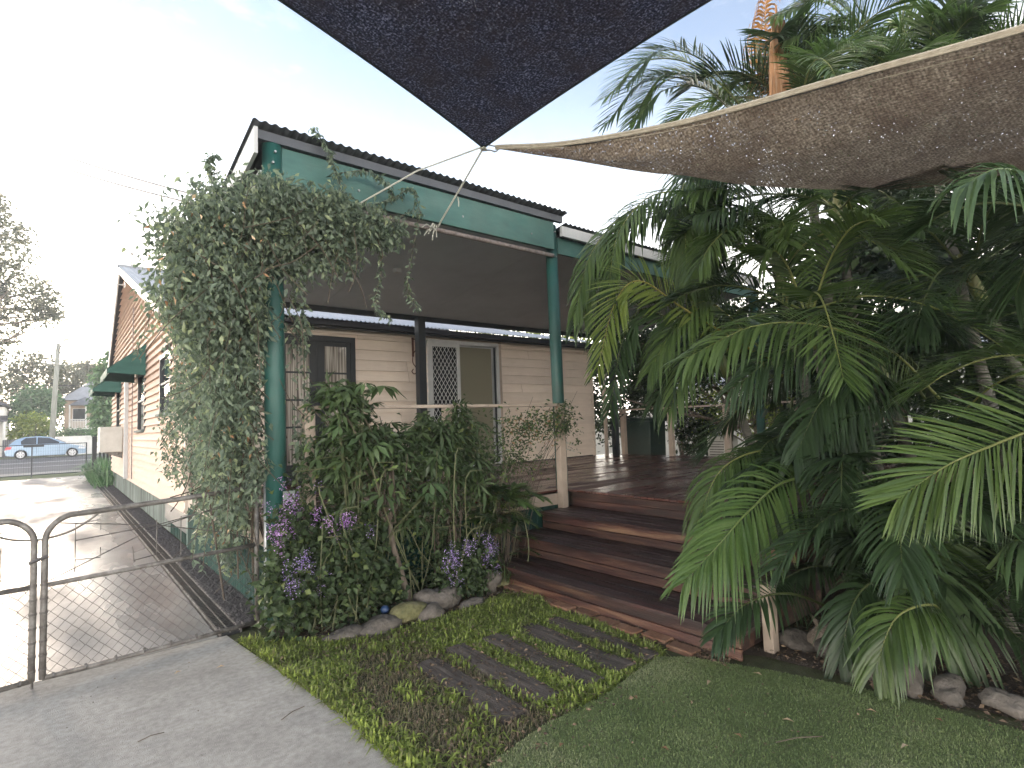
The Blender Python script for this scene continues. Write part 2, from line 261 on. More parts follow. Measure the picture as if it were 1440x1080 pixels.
def link(name, me, m, parent=None, bevel=0, smooth=False, **kw):
    if m is not None and len(me.materials) == 0: me.materials.append(m)
    o = bpy.data.objects.new(name, me); C.objects.link(o)
    if parent is not None: o.parent = parent
    if smooth: me.polygons.foreach_set('use_smooth', [True]*len(me.polygons))
    if bevel:
        b = o.modifiers.new('bevel', 'BEVEL'); b.width = bevel; b.segments = 2; b.limit_method = 'ANGLE'
    tag(o, **kw); return o
def tag(o, label=None, cat=None, group=None, kind=None):
    if label: o['label'] = label
    if cat: o['category'] = cat
    if group: o['group'] = group
    if kind: o['kind'] = kind
    return o
def thing(name, label, cat, loc=(0, 0, 0), group=None):
    o = bpy.data.objects.new(name, None); C.objects.link(o); o.empty_display_size = .1
    return tag(o, label, cat, group)
def bx(name, m, parent, *a, bevel=0, **kw): return MB().box(*a).build(name, m, parent, bevel, **kw)
def arr_mesh(name, V, F, var=None, m=None, parent=None, smooth=False, **kw):
    """V (n,3), F (k,3|4) arrays; var per face"""
    V = np.asarray(V, dtype=np.float32); F = np.asarray(F, dtype=np.int32); k = F.shape[1]
    me = bpy.data.meshes.new(name)
    me.vertices.add(len(V)); me.vertices.foreach_set('co', V.ravel())
    me.loops.add(F.size); me.loops.foreach_set('vertex_index', F.ravel())
    me.polygons.add(len(F)); me.polygons.foreach_set('loop_start', np.arange(0, F.size, k, dtype=np.int32))
    me.polygons.foreach_set('loop_total', np.full(len(F), k, dtype=np.int32))
    me.update(calc_edges=True)
    if var is not None:
        a = me.attributes.new('var', 'FLOAT', 'FACE'); a.data.foreach_set('value', np.asarray(var, dtype=np.float32))
    return link(name, me, m, parent, smooth=smooth, **kw)
def unit(a): return a/np.maximum(np.linalg.norm(a, axis=-1, keepdims=True), 1e-9)
def leaf_arrays(P, D, Nn, Ln, Wd, fold=.25, curl=.15):
    """kite leaves, folded on the midrib: 6 verts 4 quads-ish (2 quads). P base, D direction, Nn approx normal"""
    D = unit(D); Sd = unit(np.cross(D, Nn)); Nn = unit(np.cross(Sd, D)); n = len(P)
    Ln = np.broadcast_to(Ln, (n,))[:, None]; Wd = np.broadcast_to(Wd, (n,))[:, None]
    mid = P+D*Ln*.45
    v = np.stack([P, mid+Sd*Wd*.5+Nn*Wd*fold, P+D*Ln*.98-Nn*Ln*curl, mid-Sd*Wd*.5+Nn*Wd*fold, mid-Nn*Wd*.02], 1).reshape(-1, 3)
    b = np.arange(n)[:, None]*5
    f = np.stack([b+np.array([[0, 1, 2, 4]]), b+np.array([[0, 4, 2, 3]])], 1).reshape(-1, 4)
    return v, f
def ellipsoid_pts(n, c, r, shell=.5):
    d = unit(rng.normal(size=(n, 3))); u = rng.random(n)[:, None]**(1/3)
    u = shell+(1-shell)*u if shell else u
    return np.array(c)+d*u*np.array(r)
def cloud(n, blobs, sub=60, spread=.16):
    """clumped points over a list of (centre, radii, weight)"""
    W = np.array([b[2] for b in blobs], float); W /= W.sum(); out = []
    for b, wt in zip(blobs, W):
        k = max(3, int(sub*wt*len(blobs))); cs = ellipsoid_pts(k, b[0], b[1], .35)
        m = max(1, int(n*wt)); i = rng.integers(0, k, m)
        out.append(cs[i]+rng.normal(size=(m, 3))*np.array(b[1])*spread)
    return np.concatenate(out)
def leaves(name, m, P, L_, W_, parent=None, droop=.5, fold=.25, var=None, centre=None, up=.6, **kw):
    n = len(P); D = unit(rng.normal(size=(n, 3))*np.array([1, 1, .6]))
    if centre is not None: D = unit(D*.8+unit(P-np.array(centre))*.7)
    D = unit(D-np.array([0, 0, droop])); Nn = unit(rng.normal(size=(n, 3))*.6+np.array([0, 0, up]))
    Ln = L_*(.6+.7*rng.random(n)); v, f = leaf_arrays(P, D, Nn, Ln, W_*(.7+.5*rng.random(n)), fold)
    vr = rng.random(n)**1.3 if var is None else var
    return arr_mesh(name, v, f, np.repeat(vr, 2), m, parent, **kw)
def catmull(pts, n):
    P = np.array(pts, float); P = np.vstack([2*P[0]-P[1], P, 2*P[-1]-P[-2]]); k = len(P)-3; out = []
    for t in np.linspace(0, k-1e-6, n):
        i = int(t); u = t-i; a, b, c, d = P[i:i+4]
        out.append(.5*((2*b)+(-a+c)*u+(2*a-5*b+4*c-d)*u*u+(-a+3*b-3*c+d)*u**3))
    return np.array(out)
def frond(parent, pts, ll=.5, m='palmleaf', n=38, lift=.25, droop=.55, width=.030, start=.12, var0=0., upv=(0, 0, 1), name='frond', stem='stem', sr=.012, tip=.45, segs=4, jitter=.05):
    """pinnate leaf: curved tube rachis plus two rows of drooping strap leaflets, one mesh"""
    c = catmull(pts, 26); T = unit(np.gradient(c, axis=0)); U = np.array(upv, float)[None].repeat(len(c), 0)
    U = unit(U-T*(U*T).sum(1, keepdims=True)+1e-6); Sx = unit(np.cross(T, U))
    V, Fc, var = [], [], []; o = 0
    for sgn in (-1, 1):
        t = np.linspace(start, .995, n)+rng.normal(size=n)*.004; t = np.clip(t, 0, .999)
        x = t*(len(c)-1); i = x.astype(int); u = (x-i)[:, None]
        pos = c[i]*(1-u)+c[i+1]*u; tt = unit(T[i]*(1-u)+T[i+1]*u); uu = U[i]; ss = Sx[i]*sgn
        q = (t-start)/(1-start); prof = np.minimum(1, .45+2.6*q)*(1-(1-tip)*np.clip((q-.45)/.55, 0, 1)**1.4)
        l = ll*prof*(1+rng.normal(size=n)*.05); a = R(32)+R(36)*q+rng.normal(size=n)*jitter
        d = unit(ss*np.cos(a)[:, None]+tt*np.sin(a)[:, None]+uu*(lift+rng.normal(size=n)*.06)[:, None])
        wv = unit(tt-d*(tt*d).sum(1, keepdims=True)+uu*.35+rng.normal(size=(n, 3))*.08)
        rows = []
        k0 = droop*(.8+.5*rng.random(n))[:, None]
        for k in range(segs+1):
            f = k/segs; p = pos+d*(l*f)[:, None]+np.array([0, 0, -1.])*(k0*(l*f*f)[:, None])-d*(k0*(l*f**3)[:, None])*.25
            wd = width*(0.35, 1., .92, .66, .06)[k] if segs == 4 else width*(1-.9*f)
            wd = wd*(.75+.35*rng.random(1))
            nn = np.cross(d, wv)
            rows.append(np.stack([p-wv*wd/2, p+nn*wd*.16, p+wv*wd/2], 1))
        G = np.stack(rows, 1)                         # n, segs+1, 3, 3
        V.append(G.reshape(-1, 3)); base = o+np.arange(n)[:, None, None]*(segs+1)*3
        kk = np.arange(segs)[None, :, None]*3; e = np.arange(2)[None, None, :]
        q0 = base+kk+e; quad = np.stack([q0, q0+1, q0+4, q0+3], -1).reshape(-1, 4); Fc.append(quad)
        var.append(np.repeat(np.clip(rng.random(n)*.55+var0, 0, 1), segs*2)); o += n*(segs+1)*3
    # rachis
    K = 5; rr_ = sr*(1-.85*np.linspace(0, 1, len(c))**1.2)
    ang = np.arange(K)/K*2*np.pi
    ring = c[:, None]+(Sx[:, None]*np.cos(ang)[None, :, None]+U[:, None]*np.sin(ang)[None, :, None])*rr_[:, None, None]
    V.append(ring.reshape(-1, 3)); ii = np.arange(len(c)-1)[:, None]*K; kk = np.arange(K)[None]
    quad = np.stack([ii+kk, ii+(kk+1) % K, ii+K+(kk+1) % K, ii+K+kk], -1).reshape(-1, 4)+o
    Fc.append(quad); var.append(np.full(len(quad), .95))
    return arr_mesh(name, np.concatenate(V), np.concatenate(Fc), np.concatenate(var), M[m], parent)
def rfrond(parent, org, az, el, Ln, g=.45, **kw):
    d = np.array([math.cos(el)*math.sin(az), math.cos(el)*math.cos(az), math.sin(el)]); s = np.array(org, float)
    pts = [s+d*Ln*t-np.array([0, 0, 1])*g*Ln*t**2.2 for t in (0, .3, .6, .85, 1)]
    return frond(parent, pts, **kw)
def ico(name, m, c, r, parent=None, sub=2, rough=.15, seed=0, **kw):
    import bmesh
    bm = bmesh.new(); bmesh.ops.create_icosphere(bm, subdivisions=sub, radius=1)
    rs = np.random.default_rng(seed); k = rs.normal(size=(6, 3))*1.6; ph = rs.random(6)*6
    for v in bm.verts:
        d = sum(math.sin(float(np.dot(k[i], v.co))+ph[i]) for i in range(6))/6*rough*2+(sum(math.sin(float(np.dot(k[i][[1, 2, 0]], v.co))*3.4+ph[i]) for i in range(6))/6*rough*.7 if rough else 0)
        v.co = Vector((v.co.x*r[0]*(1+d), v.co.y*r[1]*(1+d), v.co.z*r[2]*(1+d)))+Vector(c)
    me = bpy.data.meshes.new(name); bm.to_mesh(me); bm.free()
    return link(name, me, m, parent, smooth=True, **kw)
def sheet(name, poly, m, z=None, kind='structure', **kw):
    vs = [(x, y, z) for x, y in poly] if z is not None else poly
    me = bpy.data.meshes.new(name); me.from_pydata(vs, [], [tuple(range(len(vs)))]); me.update()
    return link(name, me, m, kind=kind, **kw)
def corrug(x0, x1, ya, za, yb, zb, pitch=.08, amp=.009, thick=0, yend=None, spp=6):
    """corrugated sheet, ridges running ya -> yb; yend(x) clips the far end"""
    n = int((x1-x0)/pitch*spp); V = []; F = []
    for i in range(n+1):
        x = x0+(x1-x0)*i/n; d = amp*math.sin(2*math.pi*i/spp); f = 1 if yend is None else max(.02, min(1, (yend(x)-ya)/(yb-ya)))
        V += [(x, ya, za+d), (x, ya+(yb-ya)*f, za+(zb-za)*f+d)]
        if i: F.append((2*i-2, 2*i, 2*i+1, 2*i-1))
    b = MB().add(V, F)
    return b

# ============================================================ SETTING
def gz(y): return 0. if y < 28 else .3*min(1, (y-28)/17)
V = []; F = []; ys = [-400, -20, 0, 20, 28, 32, 36, 40, 45, 60, 120, 400, 1500]
for y in ys: V += [(-1500, y, gz(y)-.03), (1500, y, gz(y)-.03)]
F = [(2*i, 2*i+1, 2*i+3, 2*i+2) for i in range(len(ys)-1)]
MB().add(V, F).build('ground', M['verge'], kind='structure')
sheet('concrete_pad', [(-9, -6), (1.22, -6), (1.30, 2.2), (1.26, 3.2), (1.17, 3.95), (1.06, 4.95), (-9, 4.95)], M['concrete'], 0)
MB().box(-8, 1.0, 4.962, 31, -.1, 0).build('driveway', M['driveway'], kind='structure')
sheet('lawn_soil', [(1.05, 4.95), (1.17, 3.95), (1.26, 3.2), (1.30, 2.2), (1.22, -6), (14, -6), (14, 12), (4.8, 12), (4.8, 5), (1.3, 5)], M['ground'], -.012)
sheet('garden_bed_soil', [(1.3, 4.93), (1.38, 4.45), (1.9, 4.16), (2.5, 4.12), (3.2, 4.22), (3.42, 3.9), (3.30, 3.4), (3.28, 2.4), (3.62, 1.9), (3.72, 1.2), (3.85, .3), (4.2, -3), (10.5, -3), (10.5, 4.93)], M['soil'], .002)
turf = [(1.31, 2.06), (1.6, 2.20), (1.99, 2.27), (2.46, 2.26), (2.85, 2.33), (3.12, 2.36), (3.26, 2.2), (3.44, 1.75), (3.60, 1.22), (3.66, .63), (3.8, -.5), (3.9, -2), (1.25, -2)]
sheet('artificial_turf', turf, M['turf'], .008)
V = []; F = []
for i, y in enumerate([33.2, 36, 40, 45, 51.2]): V += [(-120, y, gz(y)+.0), (120, y, gz(y)+.0)]
MB().add(V, [(2*i, 2*i+1, 2*i+3, 2*i+2) for i in range(4)]).build('road', M['road'], kind='structure')
for ya in (37.6, 41.8, 42.3, 47.2):
    MB().add([(-80, ya, gz(ya)+.006), (80, ya, gz(ya)+.006), (80, ya+.14, gz(ya+.14)+.006), (-80, ya+.14, gz(ya+.14)+.006)], [(0, 1, 2, 3)]).build('road_marking', M['paint'], kind='structure')
sheet('driveway_crossover', [(-7, 31, .0), (.9, 31, .0), (1.1, 33.2, gz(33.2)+.004), (-7, 33.2, gz(33.2)+.004)], M['concrete'])
MB().box(-7, .98, 30.995, 31.02, -.1, .003).build('driveway_edge', M['concrete'], kind='structure')
# gravel strip between drain and house
n = 9000; P = np.stack([1.17+rng.random(n)*.24, 5.02+rng.random(n)**1.7*17, np.zeros(n)+.012+rng.random(n)*.02], 1)
s_ = (.008+.013*rng.random(n))[:, None]*np.array([[1, 1, .7]]); oc = np.array([(1, 0, 0), (0, 1, 0), (-1, 0, 0), (0, -1, 0), (0, 0, 1)])
a = rng.random(n)*6.28; ca, sa = np.cos(a)[:, None], np.sin(a)[:, None]
vv = oc[None]*s_[:, None]*(1+.35*rng.normal(size=(n, 5, 1)).clip(-1, 1)); vv = np.stack([vv[..., 0]*ca-vv[..., 1]*sa, vv[..., 0]*sa+vv[..., 1]*ca, vv[..., 2]], -1)+P[:, None]
ff = (np.arange(n)[:, None, None]*5+np.array([(0, 1, 4), (1, 2, 4), (2, 3, 4), (3, 0, 4)])[None]).reshape(-1, 3)
arr_mesh('gravel', vv.reshape(-1, 3), ff, None, M['gravel'], kind='stuff', label='dark loose gravel along the skirting beside the drain', cat='gravel')
sheet('gravel_strip_soil', [(1.17, 5.0), (1.44, 5.0), (1.44, 22.5), (1.17, 22.5)], M['soil'], .006)

# ------------------------------------------------------------ channel drain
t = thing('channel_drain', 'long dark channel drain running along the driveway edge beside the gravel', 'drain')
bx('channel', M['drain'], t, 1.03, 1.165, 4.98, 23, -.04, .004)
bx('rim', M['galv'], t, 1.015, 1.030, 4.98, 23, -.04, .014); bx('rim', M['galv'], t, 1.165, 1.180, 4.98, 23, -.04, .020)
bx('rim', M['galv'], t, 1.090, 1.098, 4.98, 23, .004, .012)
b = MB()
for i in range(360): b.box(1.035, 1.16, 5.0+i*.05, 5.018+i*.05, .002, .009)
b.build('grate_bars', M['drain'], t, kind='stuff')

# ============================================================ HOUSE
H = thing('house', 'pink and cream weatherboard house with corrugated gable roof behind the deck', 'house')
bx('wall', M['black'], H, 1.42, 9.78, 8.96, 11.0, .2, 3.26)
MB().prism([(1.42, 11.0, .5), (1.42, 22.2, .5), (1.42, 22.2, 3.9), (1.42, 18.5, 6.12), (1.42, 11.0, 3.75)], (6.2, 0, 0)).build('wall', M['black'], H)
def wb_y(x0, x1, z, e=.18, m='cream'):     # facade board facing -Y
    MB().prism([(x0, 8.955, z), (x0, 8.908, z), (x0, 8.946, z+e+.010), (x0, 8.955, z+e+.010)], (x1-x0, 0, 0)).build('weatherboard', M[m], H)
def wb_x(y0, y1, z, e=.14, y0t=None, y1t=None):     # side board facing -X
    y0t = y0 if y0t is None else y0t; y1t = y1 if y1t is None else y1t
    P = [(1.415, y0, z), (1.352, y0, z), (1.406, y0t, z+e+.010), (1.415, y0t, z+e+.012), (1.415, y1, z), (1.352, y1, z), (1.406, y1t, z+e+.010), (1.415, y1t, z+e+.012)]
    MB().add(P, [(0, 1, 2, 3), (7, 6, 5, 4), (1, 0, 4, 5), (2, 1, 5, 6), (3, 2, 6, 7), (0, 3, 7, 4)]).build('weatherboard', M['pink'], H)
doors = [(2.60, 3.90, 3.12), (5.30, 6.98, 3.20)]
for k in range(14):
    z = .77+.18*k
    spans = [(1.44, 2.60), (3.90, 5.30), (6.98, 9.74)] if z < 3.0 else ([(1.44, 2.62), (3.9, 5.3), (6.98, 9.74)] if z < 3.06 else [(1.44, 5.24), (7.06, 9.74)])
    for a0, a1 in spans:
        if a1-a0 > 1.2 and random.random() < .6:
            j = a0+(a1-a0)*(.2+.6*random.random()); wb_y(a0, j, z, .18 if k < 13 else .06); a0 = j+.005
        wb_y(a0, a1, z+random.uniform(-.002, .002), .18 if k < 13 else .06)
wins = [(10.15, 11.35, 1.93, 2.95), (13.5, 14.75, 1.68, 2.95), (19.2, 20.4, 1.7, 2.95)]
for k in range(24):
    z = .52+.14*k; cuts = [8.83+max(0, z+.15-3.25)/.27]
    for (a0, a1, z0, z1) in wins:
        if z+.14 > z0 and z < z1: cuts += [a0, a1]
    cuts.append(22.2)
    for a0, a1 in zip(cuts[::2], cuts[1::2]):
        j = a0+(a1-a0)*(.35+.3*random.random())
        for q0, q1 in (((a0, j), (j+.004, a1)) if a1-a0 > 3 else ((a0, a1),)): wb_x(q0, q1, z)
def ga(z): return 11+(z-3.78)*7.5/2.42 if z > 3.78 else 8.83
def gb(z): return 22.2-(z-3.9)*3.7/2.25 if z > 3.9 else 22.2
for k in range(24, 41):
    z = .52+.14*k
    if ga(z+.15) < gb(z+.15)-.1: wb_x(ga(z), gb(z), z, .14, ga(z+.152), gb(z+.152))
bx('corner_stop', M['cream'], H, 1.372, 1.435, 8.825, 8.905, .5, 3.25); bx('corner_stop', M['cream'], H, 9.74, 9.80, 8.91, 8.965, .75, 3.25)
bx('head_board', M['cream'], H, 1.44, 9.74, 8.912, 8.95, 3.17, 3.252)
# rear skillion roof, gutter
xh = 7.9
corrug(1.45, 10.05, 8.60, 3.35, 12.2, 4.29, .08, .011, yend=lambda x: min(12.2, 8.6+(10.08-x)*1.05)).build('roof_sheet', M['roofsteel'], H, smooth=True)
bx('gutter', M['gutter'], H, 1.12, 10.05, 8.64, 8.72, 3.25, 3.335, bevel=.01); bx('fascia', M['gutter'], H, 1.3, 10.0, 8.725, 8.75, 3.22, 3.36)
bx('soffit', M['gutter'], H, 1.42, 9.95, 8.752, 8.94, 3.255, 3.27)
# main gable roof
rg = corrug(1.24, 7.8, 10.85, 3.84, 18.5, 6.30, .10, .014); rg.build('roof_sheet', M['roofsteel'], H, smooth=True)
corrug(1.24, 7.8, 22.45, 3.86, 18.5, 6.30, .10, .014).build('roof_sheet', M['roofdark'], H, smooth=True)
MB().tube([(1.22, 18.5, 6.31), (7.8, 18.5, 6.31)], .05, 8).build('ridge_cap', M['roofsteel'], H)
MB().prism([(1.25, 10.8, 3.62), (1.25, 10.8, 3.80), (1.25, 18.5, 6.27), (1.25, 18.5, 6.08)], (.03, 0, 0)).build('barge_board', M['roofsteel'], H)
MB().prism([(1.25, 22.45, 3.62), (1.25, 22.45, 3.82), (1.25, 18.505, 6.27), (1.25, 18.505, 6.05)], (.03, 0, 0)).build('barge_board', M['whitemetal'], H)
MB().prism([(1.285, 10.9, 3.70), (1.285, 10.9, 3.76), (1.285, 18.5, 6.2), (1.285, 18.5, 6.14)], (.13, 0, 0)).build('eave_lining', M['whitemetal'], H)
MB().prism([(1.285, 22.4, 3.70), (1.285, 22.4, 3.76), (1.285, 18.5, 6.16), (1.285, 18.5, 6.10)], (.13, 0, 0)).build('eave_lining', M['gutter'], H)
bx('eave_return', M['whitemetal'], H, 1.25, 1.40, 10.6, 11.0, 3.62, 3.70)
# side windows
for (a0, a1, z0, z1) in wins:
    wf = MB()
    for q in ((a0+.001, a0+.07, z0+.05, z1-.06), (a1-.07, a1-.001, z0+.05, z1-.06)): wf.box(1.365, 1.43, *q)
    wf.box(1.365, 1.43, a0+.001, a1-.001, z1-.059, z1+.01); wf.box(1.375, 1.425, a0+.071, a1-.071, (z0+z1)/2, (z0+z1)/2+.035)
    wo = wf.build('window', M['black'], H)
    bx('pane', M['darkglass'], wo, 1.40, 1.408, a0+.071, a1-.071, z0+.05, z1-.06)
    MB().prism([(1.31, a0-.06, z0-.02), (1.31, a0-.06, z0+.02), (1.43, a0-.06, z0+.049), (1.43, a0-.06, z0-.02)], (0, a1-a0+.12, 0)).build('sill', M['greybatten'], wo)
bx('downpipe', M['whitemetal'], H, 1.27, 1.355, 16.6, 16.7, .55, 2.95, bevel=.01)
MB().tube([(1.345, 15.6, .6), (1.345, 15.62, 2.0), (1.345, 15.55, 4.6)], .012, 6).build('cable_conduit', M['rustpipe'], H)
# awnings
for (y0, y1, z) in ((13.25, 15.3, 3.42), (18.8, 20.9, 3.42)):
    m_ = MB(); m_.prism([(1.37, y0, z), (.74, y0, z-.52), (.74, y0, z-.60), (1.37, y0, z-.08)], (0, .012, 0)); m_.prism([(1.37, y1, z), (.74, y1, z-.52), (.74, y1, z-.60), (1.37, y1, z-.08)], (0, .012, 0))
    m_.prism([(1.37, y0+.013, z+.006), (.73, y0+.013, z-.515), (.73, y0+.013, z-.50), (1.37, y0+.013, z+.02)], (0, y1-y0-.014, 0))
    nseg = 14
    for i in range(nseg):
        ya = y0+(y1-y0)*i/nseg; yb = y0+(y1-y0)*(i+1)/nseg
        m_.prism([(.727, ya, z-.50), (.727, yb-.002, z-.50), (.727, yb-.02, z-.62), (.727, (ya+yb)/2, z-.66), (.727, ya+.02, z-.62)], (.008, 0, 0))
    for y in (y0+.006, y1-.006): m_.prism([(1.36, y, z-.09), (.76, y, z-.58), (1.36, y, z-.62)], (0, .008, 0))
    aw = m_.build('awning', M['awning'], H)
    MB().tube([(.75, y0+.02, z-.60), (.75, y1-.02, z-.60)], .010, 6).build('awning_rail', M['whitemetal'], aw)
# stumps and skirting battens along the side
bx('under_floor', M['soil'], H, 1.60, 9.6, 9.0, 22.0, 0, .5)
for i in range(96):
    y = 8.98+i*.138
    if y < 22.1: bx('batten', M['greybatten'] if i > 10 else M['batten'], H, 1.425, 1.445, y, y+.078, .03, .515)
for i in range(6): bx('stump', M['greybatten'], H, 1.46, 1.58, 9.0+i*2.55, 9.12+i*2.55, 0, .5)
bx('corner_post', M['teal'], H, 1.41, 1.47, 8.85, 8.95, .0, .5)
# french doors
fd = MB()
for x0, x1 in ((2.60, 2.68), (3.82, 3.90)): fd.box(x0, x1, 8.905, 8.96, .76, 3.12)
fd.box(2.681, 3.819, 8.905, 8.96, 3.03, 3.12); FD = fd.build('french_doors', M['black'], H, label='black framed french doors with striped curtains')
for x0, x1 in ((2.685, 3.245), (3.25, 3.815)):
    lf = MB().box(x0, x0+.12 if x0 > 3 else x0+.07, 8.915, 8.95, .78, 3.025); lf.box(x1-.07 if x0 > 3 else x1-.12, x1, 8.915, 8.95, .78, 3.025)
    xa = x0+(.12 if x0 > 3 else .07); xb = x1-(.07 if x0 > 3 else .12)
    for z0, z1 in ((.78, 1.05), (1.62, 1.65), (2.05, 2.08), (2.49, 2.52), (2.95, 3.025)): lf.box(xa+.001, xb-.001, 8.917, 8.948, z0, z1)
    lf.build('door_leaf', M['black'], FD); bx('curtained_glass', M['curtain'], FD, xa, xb, 8.926, 8.932, 1.05, 2.95)
# sliding door
sdm = MB(); sdm.box(5.30, 5.36, 8.885, 8.955, .77, 3.2); sdm.box(6.92, 6.98, 8.885, 8.955, .77, 3.2); sdm.box(5.361, 6.919, 8.885, 8.955, 3.13, 3.2); sdm.box(5.361, 6.919, 8.885, 8.955, .765, .80)
SDo = sdm.build('sliding_door', M['whitemetal'], H, label='white framed sliding door with diamond security grille')
g_ = MB(); g_.box(5.365, 5.41, 8.89, 8.915, .80, 3.13); g_.box(5.955, 6.02, 8.89, 8.915, .80, 3.13); g_.box(5.411, 5.954, 8.89, 8.915, 3.07, 3.13); g_.box(5.411, 5.954, 8.89, 8.915, .80, .87); g_.build('screen_frame', M['whitemetal'], SDo)
g_ = MB(); s_ = .088
for i in range(-26, 8):
    for sg in (1, -1):
        pts = []
        z0 = .87; x0 = 5.41+i*s_ if sg > 0 else 5.955-i*s_
        xs, xe = x0, x0+sg*2.2*.62
        for f in np.linspace(0, 1, 60):
            x = xs+(xe-xs)*f; z = z0+2.2*f
            if 5.412 < x < 5.953: pts.append((x, 8.902+.002*sg, z))
        if len(pts) > 1: g_.tube([pts[0], pts[-1]], .0055, 4, False)
g_.build('security_grille', M['whitemetal'], SDo)
bx('pane', M['darkglass'], SDo, 5.37, 6.0, 8.93, 8.936, .80, 3.12)
bx('pane', M['frosted'], SDo, 6.03, 6.80, 8.915, 8.921, .82, 3.10)
g_ = MB(); g_.box(6.80, 6.85, 8.905, 8.93, .80, 3.12); g_.box(6.021, 6.799, 8.905, 8.93, 3.09, 3.12); g_.build('door_leaf', M['alu'], SDo)
bx('jamb', M['black'], SDo, 6.851, 6.919, 8.93, 8.95, .80, 3.12); bx('trim', M['beige'], SDo, 6.982, 7.05, 8.90, 8.96, .76, 3.235); bx('trim', M['cream'], SDo, 5.25, 7.05, 8.90, 8.96, 3.245, 3.30)
# iron bracket on wall
t = thing('hanging_bracket', 'curly rusty iron plant hanger on cream wall between the doors', 'bracket')
pts = [(5.0, 8.90, 3.18), (5.0, 8.82, 3.15), (5.0, 8.72, 3.1), (5.0, 8.74, 3.0), (5.0, 8.88, 2.9), (4.98, 8.88, 2.75), (5.03, 8.87, 2.66), (5.06, 8.86, 2.58), (5.0, 8.86, 2.53), (4.95, 8.86, 2.57), (4.98, 8.86, 2.62)]
MB().tube(catmull(pts, 40), .009, 6).build('scroll_iron', M['rust'], t); bx('mount_plate', M['rust'], t, 4.985, 5.02, 8.895, 8.912, 2.85, 3.2)
# air conditioner on side wall
t = thing('air_conditioner', 'beige air conditioner box jutting from the pink side wall', 'air conditioner')
bx('casing', M['acbody'], t, .86, 1.36, 18.1, 19.0, 1.18, 1.85, bevel=.02); 
b = MB()
for i in range(9): b.box(.855, .865, 18.2, 18.9, 1.26+i*.055, 1.28+i*.055)
b.build('vent_louvres', M['whitemetal'], t); MB().prism([(1.36, 18.2, 1.0), (.95, 18.2, 1.17), (1.36, 18.2, 1.17)], (0, .03, 0)).build('bracket', M['galv'], t); MB().prism([(1.36, 18.9, 1.0), (.95, 18.9, 1.17), (1.36, 18.9, 1.17)], (0, .03, 0)).build('bracket', M['galv'], t)
# antenna
t = thing('tv_antenna', 'thin television antenna standing on the gable ridge', 'antenna')
MB().tube([(1.55, 18.5, 6.28), (1.55, 18.5, 6.72)], .02, 6).build('mast', M['galv'], t); b = MB().tube([(1.52, 18.5, 6.70), (2.35, 18.3, 6.25)], .014, 5)
b.build('boom', M['galv'], t); b = MB()
for i in range(9): f = i/8; x = 1.56+.75*f; z = 6.68-.41*f; b.tube([(x, 18.2, z), (x, 18.75, z)], .006, 4)
b.build('elements', M['galv'], t)
t = thing('outrigger_bracket', 'thin white rod sticking out from the gable beside the ridge', 'bracket'); MB().tube([(.80, 18.0, 5.62), (1.42, 18.0, 5.68)], .013, 6).build('rod', M['whitemetal'], t); bx('base_plate', M['whitemetal'], t, 1.35, 1.376, 17.9, 18.1, 5.6, 5.76)

# ============================================================ DECK
D_ = thing('deck', 'wet red-brown timber deck behind the steps with green batten skirt', 'deck')
y = 1.98; k = 0
while y < 8.86:
    x0 = 1.42 if y > 4.93 else 4.85
    x1 = 10.35
    if x1-x0 > 6:
        j = 4.2+2.5*((k*37) % 10)/10
        bx('deck_board', M['deck'], D_, x0, j, y, y+.086, .728, .75+.0008*(k % 3), bevel=.003); bx('deck_board', M['deck'], D_, j+.004, x1, y, y+.086, .728, .75+.0008*((k+1) % 3), bevel=.003)
    else: bx('deck_board', M['deck'], D_, x0, x1, y, y+.086, .728, .75+.0008*(k % 3), bevel=.003)
    y += .0915; k += 1
bx('fascia', M['beige'], D_, 1.50, 4.84, 4.885, 4.92, .595, .725, bevel=.003)
bx('side_fascia', M['beige'], D_, 1.40, 1.43, 4.95, 8.8, .595, .725, bevel=.003)
bx('end_fascia', M['riser'], D_, 4.86, 10.35, 1.94, 1.975, .55, .727)
for i in range(36): bx('batten', M['batten'], D_, 1.46+i*.0935, 1.46+i*.0935+.086, 4.925, 4.945, .02, .596 if i else .58)
for i in range(41): bx('batten', M['batten'], D_, 1.405, 1.425, 4.97+i*.0935, 4.97+i*.0935+.086, .02, .594)
bx('frame', M['soil'], D_, 1.5, 10.2, 5.0, 8.8, .05, .70); bx('frame', M['soil'], D_, 5.0, 10.2, 2.05, 4.998, .05, .70)
# handrails
def rail_post(parent, x, y, z0, z1, w=.09, m='beige'): return bx('rail_post', M[m], parent, x-w/2, x+w/2, y-w/2, y+w/2, z0, z1, bevel=.004)
HR = thing('deck_balustrade', 'beige timber handrail with posts along the overgrown deck front', 'railing')
for x in (1.68, 3.10, 4.70): rail_post(HR, x, 4.838, .33, 1.765)
bx('handrail', M['beige'], HR, 1.60, 4.80, 4.79, 4.885, 1.767, 1.80, bevel=.004)
bx('handrail', M['beige'], HR, 1.33, 1.43, 5.05, 8.8, 1.767, 1.80, bevel=.004)
for y in (6.3,): rail_post(HR, 1.36, y, .4, 1.765)
MB().tube([(4.70, 4.791, .50), (4.70, 4.78, .50)], .012, 8).build('bolt', M['bolt'], HR)
HR2 = thing('far_deck_balustrade', 'grey-brown handrail with posts on the far edge of the deck under the dark tree', 'railing')
for y in (8.45, 7.15, 5.85, 4.5, 3.2): rail_post(HR2, 10.28, y, .55, 1.765, .10)
bx('handrail', M['beige'], HR2, 10.23, 10.33, 3.1, 8.8, 1.767, 1.80)
